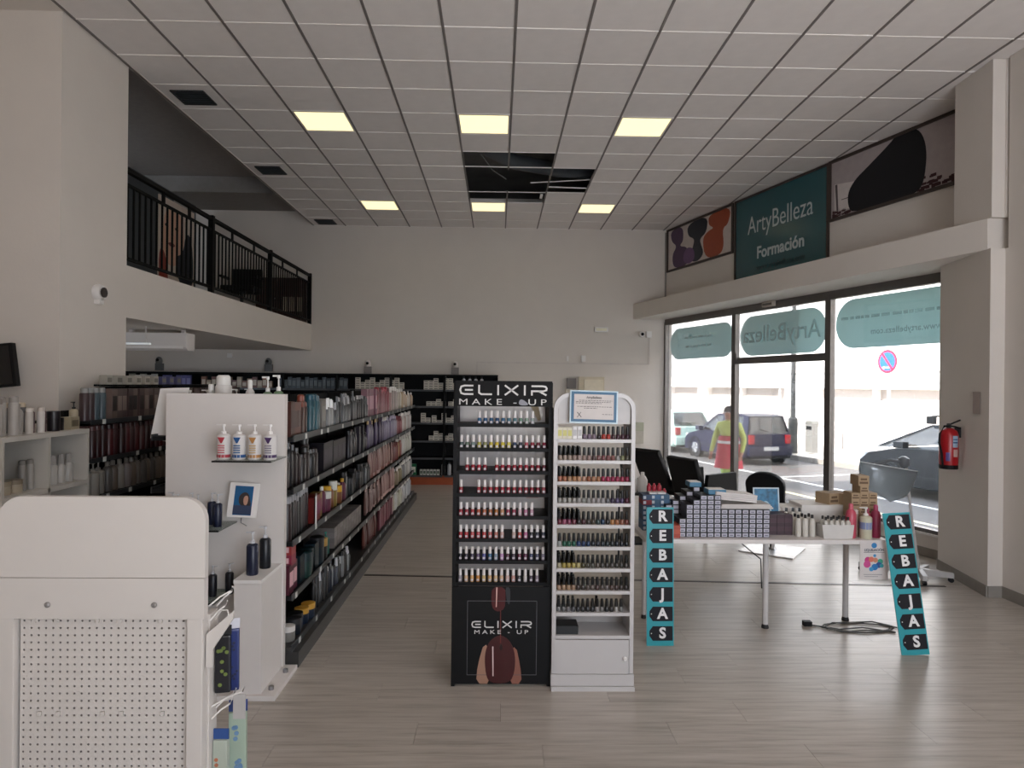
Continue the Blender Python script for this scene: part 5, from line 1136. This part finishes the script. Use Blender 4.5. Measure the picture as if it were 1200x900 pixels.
# lamp post, bin and sign
t = fthing('lamp_post', 'dark lamp post standing on the far kerb', 'lamp post', -7.4, 9.04, -.36)
DG = mat('#2f3232', .5)
MB().lathe([(.15, 0), (.15, 1.15), (.1, 1.2)], 14).build('base_sleeve', DG, t); MB().lathe([(.085, 1.2), (.07, 5.5)], 12).build('pole', DG, t); MB().tube([(0, 0, 5.4), (0, -.4, 5.9), (0, -1.2, 6.0)], .05, 8).build('arm', DG, t)
t = fthing('litter_bin', 'grey metal litter bin beside the dark lamp post', 'bin', -7.05, 9.5, -.36)
B(-.16, .16, -.12, .12, .05, 1.0).build('body', mat('#8a8884', .5, .3), t); MB().prism([(-.18, 1.0), (.18, 1.0), (.12, 1.1), (-.12, 1.1)], 'y', -.14, .14).build('lid', mat('#77756f', .5), t); B(-.12, .12, -.125, -.12, .8, .92).build('slot', BLACK, t)
t = fthing('parking_sign', 'no-parking sign with blue disc and red ring on white post', 'traffic sign', -3.5, 9.0, -.36)
MB().lathe([(.045, 0), (.045, 3.3)], 12).build('post', mat('#d8dad8', .4, .2), t)
pl = B(-.43, .43, -.06, -.045, 2.27, 3.34).build('plate', mat('#efeeee', .5), t); B(-.43, .43, -.062, -.06, 2.54, 2.555).build('plate_joint', mat('#b0a8a4', .5), pl)
def disc(cx, cz, r, y, c, nme, sx=1.): return MB().prism([(cx+r*sx*math.cos(2*PI*k/24), cz+r*math.sin(2*PI*k/24)) for k in range(24)], 'y', y-.004, y).build(nme, mat(c, .5), pl)
disc(0, 2.94, .33, -.0605, '#c8203c', 'red_ring'); disc(0, 2.94, .26, -.0645, '#1c5cc0', 'blue_disc')
MB().prism([(-.19, 3.13), (-.14, 3.18), (.19, 2.75), (.14, 2.7)], 'y', -.0725, -.0685).build('red_bar', mat('#c8203c', .5), pl)
MB().prism([(-.17, 2.77), (-.1, 2.82), (-.1, 2.79), (.07, 2.79), (.07, 2.75), (-.1, 2.75), (-.1, 2.72)], 'y', -.0725, -.0685).build('white_arrow', mat('#f0f0f0', .5), pl)
B(-.3, .43, -.08, -.065, 3.36, 3.6).build('street_plate', mat('#3c8cc8', .5), t)
# ---- cars ----
def car(label, s, o, L, W, HH, col, kind, flip=False, lights='#a81c24'):
    """local x: rear at 0, front at +L; facade frame, rear or front towards +s"""
    t = fthing('car', label, 'car', s, o, -.5); t.rotation_euler[2] = FROT+(PI if not flip else 0)
    paint = mat(col, .35, .0, var=.01, spec=.3); 
    bl = .62*HH if kind != 'mpv' else .66*HH
    body = [(0.02, .28), (0, .5), (.04, bl*.98), (.1, bl), (L*.62, bl), (L*.74, bl*.97), (L*.93, bl*.82), (L-.03, bl*.62), (L, .42), (L-.03, .2), (.1, .2)]
    def loft(prof, ys, nme, m_, par=t):
        mb = MB(); n = len(prof); rings = []
        for y, sc, dz in ys:
            cx, cz = L/2, HH*.45; b = len(mb.v)
            for x, z in prof: mb.v.append((cx+(x-cx)*sc, y, cz+(z-cz)*dz))
            rings.append(b)
        for a, b in zip(rings, rings[1:]):
            for i in range(n): j = (i+1) % n; mb.face(a+i, a+j, b+j, b+i)
        mb.face(*[rings[0]+i for i in range(n)]); mb.face(*[rings[-1]+i for i in range(n-1, -1, -1)]); mb.smooth = True
        return mb.build(nme, m_, par)
    w2 = W/2
    loft(body, [(-w2+.0, .955, .93), (-w2+.07, .99, .985), (-w2+.2, 1, 1), (w2-.2, 1, 1), (w2-.07, .99, .985), (w2, .955, .93)], 'body', paint)
    if kind == 'hatch': gh = [(.08, bl-.01), (.22, HH*.97), (.5, HH), (L*.5, HH*.985), (L*.75, bl-.01)]
    elif kind == 'mini': gh = [(.1, bl-.01), (.42, HH*.95), (.9, HH), (L*.52, HH*.98), (L*.76, bl-.01)]
    else: gh = [(.08, bl-.01), (.3, HH*.97), (.9, HH), (L*.56, HH*.975), (L*.88, bl-.05)]
    ib, it_ = w2-.06, w2-.22
    def yat(z): return ib+(it_-ib)*max(0, (z-bl))/(HH-bl)
    # glasshouse: dark glass sides, windscreen and rear window; painted roof and pillars
    def gpanel(poly, nme, m_, y_off=0.):
        for sgn in (-1, 1):
            mb = MB(); b = 0
            mb.v = [(x, sgn*(yat(z)+y_off), z) for x, z in poly]+[(x, sgn*(yat(z)+y_off-.02), z) for x, z in poly]; n = len(poly)
            mb.face(*range(n)); mb.face(*range(2*n-1, n-1, -1))
            for i in range(n): j = (i+1) % n; mb.face(i, j, n+j, n+i)
            mb.build(nme, m_, t)
    gpanel(gh, 'side_glass', CARGLASS)
    def strip(a, b_, nme, m_, th=.025, inset=0.):
        mb = MB(); (x0, z0), (x1, z1) = a, b_; y0, y1 = yat(z0)-inset, yat(z1)-inset; d = Vector((x1-x0, z1-z0)).normalized(); nx_, nz_ = -d.y*th, d.x*th
        mb.v = [(x0, -y0, z0), (x0, y0, z0), (x1, y1, z1), (x1, -y1, z1), (x0-nx_, -y0, z0-nz_), (x0-nx_, y0, z0-nz_), (x1-nx_, y1, z1-nz_), (x1-nx_, -y1, z1-nz_)]
        for q in ((0, 1, 2, 3), (7, 6, 5, 4), (0, 4, 5, 1), (1, 5, 6, 2), (2, 6, 7, 3), (3, 7, 4, 0)): mb.face(*q)
        return mb.build(nme, m_, t)
    strip(gh[0], gh[1], 'rear_window', CARGLASS, inset=.06); strip(gh[3], gh[4], 'windscreen', CARGLASS, inset=.05)
    strip(gh[1], gh[2], 'roof', paint, .035); strip(gh[2], gh[3], 'roof', paint, .035)
    def lerp(z, a, b_): k = (z-a[1])/(b_[1]-a[1]); return a[0]+(b_[0]-a[0])*k
    zt = HH*.96
    xr = lerp(bl, gh[0], gh[1]); xf = lerp(bl, gh[3], gh[4])
    P_ = [[(xr-.02, bl-.02), (gh[1][0]-.02, gh[1][1]), (gh[1][0]+.2, gh[1][1]-.02), (xr+.32, bl-.02)], [(xf+.04, bl-.02), (gh[3][0]+.04, gh[3][1]), (gh[3][0]-.06, gh[3][1]), (xf-.09, bl-.02)],
          [(L*.40, bl-.02), (L*.385, HH*.97), (L*.41, HH*.97), (L*.425, bl-.02)], [gh[1], gh[2], gh[3], (gh[3][0]-.02, gh[3][1]-.07), (gh[2][0], gh[2][1]-.07), (gh[1][0]+.05, gh[1][1]-.08)]]
    for q in P_: gpanel(q, 'pillar', paint, .008)
    # details
    wr = .3 if kind != 'mpv' else .32
    for x in (.62 if kind != 'mini' else .55, L-.72):
        for sgn in (-1, 1):
            w_ = MB().lathe([(wr*.6, -.09), (wr*.95, -.09), (wr, -.07), (wr, .07), (wr*.95, .09), (wr*.6, .09)], 20, (x, sgn*(w2-.1), wr), 'y').build('wheel', mat('#18181a', .8), t)
            m_ = MB().lathe([(wr*.62, 0), (wr*.55, .02), (.04, .03)], 16, (x, sgn*(w2-.01)-.0, wr), 'y')
            if sgn < 0: m_ = MB().lathe([(wr*.62, 0), (wr*.55, -.02), (.04, -.03)], 16, (x, sgn*(w2-.01), wr), 'y')
            m_.build('hub_cap', mat('#8d8d90', .4, .6), w_)
            sp_ = MB()
            for k in range(6): a = k*PI/3; sp_.tube([(x+.05*math.cos(a), sgn*(w2+.022), wr+.05*math.sin(a)), (x+wr*.58*math.cos(a), sgn*(w2+.016), wr+wr*.58*math.sin(a))], .02, 5)
            sp_.build('spokes', mat('#b8b8ba', .4, .5), w_)
            MB().lathe([(wr*1.02, 0), (wr*1.2, 0), (wr*1.2, .03), (wr*1.02, .03)], 20, (x, sgn*(w2-.01) if sgn > 0 else sgn*(w2-.01)-.03+.03, wr), 'y', close=False).build('wheel_arch', mat('#101012', .8), t)
    for sgn in (-1, 1):
        bevel(B(-.012, .08, sgn*(w2-.17)-.09, sgn*(w2-.17)+.09, bl*.68, bl*.97).build('tail_light', mat(lights, .25), t), .02)
        bevel(B(L-.22, L-.03, sgn*(w2-.2)-.13, sgn*(w2-.2)+.13, bl*.6, bl*.8).build('headlight', mat('#c8ccd0', .1), t), .03)
        bevel(B(L*.66, L*.72, min(sgn*w2, sgn*(w2+.16)), max(sgn*w2, sgn*(w2+.16)), bl-.02, bl+.12).build('mirror', paint, t), .02)
        for x in (L*.27, L*.5): B(x, x+.16, min(sgn*(w2+.012), sgn*(w2-.02)), max(sgn*(w2+.012), sgn*(w2-.02)), bl*.8, bl*.83).build('door_handle', paint, t)
        for x in (L*.22, L*.42, L*.64): B(x, x+.012, min(sgn*(w2-.006), sgn*(w2-.02)), max(sgn*(w2-.006), sgn*(w2-.02)), .3, bl*.93).build('door_gap', mat('#0c0c0e', .8), t)
        B(.9, L-1.0, min(sgn*(w2+.008), sgn*(w2-.02)), max(sgn*(w2+.008), sgn*(w2-.02)), .44, .48).build('side_strip', mat('#1c1c20', .6), t)
    bevel(B(-.06, .12, -w2+.05, w2-.05, .28, .56).build('rear_bumper', paint, t), .03); B(-.07, -.058, -.26, .26, .44, .55).build('number_plate', mat('#c9c8c4', .5), t); B(-.02, .03, -w2+.1, w2-.1, .2, .28).build('rear_valance', BLACK, t)
    MB().tube([(gh[0][0]-.01, 0, bl+.06), (gh[0][0]+.02, .3, bl+.14)], .012, 5).build('rear_wiper', BLACK, t)
    for sx in (.3, -.3):
        bevel(B(L*.45, L*.49+.08, sx-.2, sx+.2, .5, HH*.82).build('front_seat', DARK, t), .03)
    return t
car('dark violet hatchback parked with its rear towards the shop', -5.65, 6.78, 3.5, 1.62, 1.5, '#1d1d38', 'hatch')
car('pale mint small car parked ahead of the violet hatchback', -9.5, 6.6, 3.5, 1.6, 1.48, '#c2dcd2', 'mini')
car('dark grey people carrier partly hidden by the right pillar', 2.85, 6.76, 4.3, 1.72, 1.62, '#121317', 'mpv')
# roof bar on the dark car
t = fthing('roof_rack_foot', 'black roof rack foot with bar on the dark grey car', 'roof rack', .3, 6.2, 1.09)
B(-.08, .08, -.05, .05, 0, .16).build('foot', BLACK, t); MB().tube([(0, 0, .16), (0, 1.1, .19)], .02, 8).build('bar', DARK, t)
# ---- worker in high-visibility clothes ----
def person(label, loc, rz):
    t = thing('person', label, 'person', loc, rz)
    J = {'hip': (0, 0, .93, .15), 'waist': (0, .01, 1.08, .15), 'chest': (0, .02, 1.28, .165), 'shoulders': (0, .01, 1.42, .13), 'neck': (0, .0, 1.5, .06), 'chin': (0, -.02, 1.57, .075), 'head': (0, -.015, 1.65, .095), 'crown': (0, 0, 1.72, .075)}
    for s, n in ((1, 'l'), (-1, 'r')):
        st = .16*s
        J.update({'sh'+n: (s*.18, .01, 1.42, .075), 'el'+n: (s*.27, .02+.04*s, 1.16, .055), 'wr'+n: (s*.27, -.1+.06*s, .94, .04), 'pa'+n: (s*.265, -.14+.06*s, .87, .035),
                  'hi'+n: (s*.09, 0, .88, .125), 'kn'+n: (s*.11, -st*.9-.03, .5, .085), 'an'+n: (s*.11, st*-.6+.08, .1, .06), 'to'+n: (s*.12, st*-.6-.1, .05, .05)})
        for k, (dx, dl) in enumerate(((-.024, .07), (-.008, .08), (.008, .078), (.024, .062))):
            J['f%d%s' % (k, n)] = (s*.265+dx*.6, -.16+.06*s+dx, .87-.05, .011); J['g%d%s' % (k, n)] = (s*.26+dx*.6, -.175+.06*s+dx, .87-.05-dl*.6, .008)
        J['t0'+n] = (s*.235, -.17+.06*s, .87, .012); J['t1'+n] = (s*.225, -.2+.06*s, .83, .009)
    E = [('hip', 'waist'), ('waist', 'chest'), ('chest', 'shoulders'), ('shoulders', 'neck'), ('neck', 'chin'), ('chin', 'head'), ('head', 'crown')]
    for n in 'lr':
        E += [('shoulders', 'sh'+n), ('sh'+n, 'el'+n), ('el'+n, 'wr'+n), ('wr'+n, 'pa'+n), ('hip', 'hi'+n), ('hi'+n, 'kn'+n), ('kn'+n, 'an'+n), ('an'+n, 'to'+n), ('pa'+n, 't0'+n), ('t0'+n, 't1'+n)]
        for k in range(4): E += [('pa'+n, 'f%d%s' % (k, n)), ('f%d%s' % (k, n), 'g%d%s' % (k, n))]
    keys = list(J); me = bpy.data.meshes.new('body'); me.from_pydata([J[k][:3] for k in keys], [(keys.index(a), keys.index(b)) for a, b in E], [])
    o = bpy.data.objects.new('body', me); COL.objects.link(o); md = o.modifiers.new('skin', 'SKIN'); md.use_smooth_shade = True
    for k, v in zip(keys, me.skin_vertices[0].data): v.radius = (J[k][3],)*2; v.use_root = (k == 'hip')
    sb = o.modifiers.new('sub', 'SUBSURF'); sb.levels = sb.render_levels = 2
    bpy.context.view_layer.update(); m2 = bpy.data.meshes.new_from_object(o.evaluated_get(bpy.context.evaluated_depsgraph_get()))
    bpy.data.objects.remove(o); m2.name = 'body'
    m2.materials.clear()
    ms = [mat('#a8705a', .6), mat('#b9bf62', .7), mat('#c4283c', .7), mat('#a8c85a', .7), mat('#1c1c1e', .7), mat('#d8d8d4', .3)]
    for m_ in ms: m2.materials.append(m_)
    for p in m2.polygons:
        x, y, z = p.center; p.use_smooth = True; ax = abs(x)
        p.material_index = 0 if (z > 1.52 or (ax > .2 and z < .93)) else 1 if (z > 1.2 or ax > .2) else 5 if 1.12 < z < 1.17 else 2 if z > .8 else 5 if .3 < z < .36 else 3 if z > .11 else 4
    obj('body', m2, t)
    # loose red coat skirt, collar, cap, face
    MB().lathe([(.27, .62), (.24, .8), (.22, .98), (.2, 1.12), (.19, 1.2)], 16, (0, .0, 0), sy=.85, close=False).build('coat_skirt', mat('#c4283c', .7), t)
    MB().lathe([(.209, 1.08), (.205, 1.13)], 16, (0, 0, 0), sy=.86, close=False).build('reflective_band', mat('#d8d8d4', .3), t)
    MB().lathe([(.09, 1.6), (.105, 1.66), (.1, 1.72), (.06, 1.77), (.01, 1.785)], 14, (0, .012, 0)).build('hair', mat('#2a2024', .8), t)
    f = MB().lathe([(.004, 1.66), (.014, 1.625), (.012, 1.615)], 6, (0, -.108, 0)); f.build('nose', ms[0], t)
    B(-.025, .025, -.1, -.09, 1.582, 1.59).build('mouth', mat('#7c3c38', .6), t)
    for s in (-1, 1): MB().lathe([(.009, 1.652), (.012, 1.66), (.009, 1.668)], 8, (s*.033, -.098, 0)).build('eye', mat('#e8e4e0', .3), t); B(s*.098-.012, s*.098+.012, -.02, .015, 1.62, 1.68).build('ear', ms[0], t)
    return t
person('worker in yellow and red high-visibility clothes walking past the window', tuple(Vector(fp(.48, 1.08, -.3))), 2.4-PI)
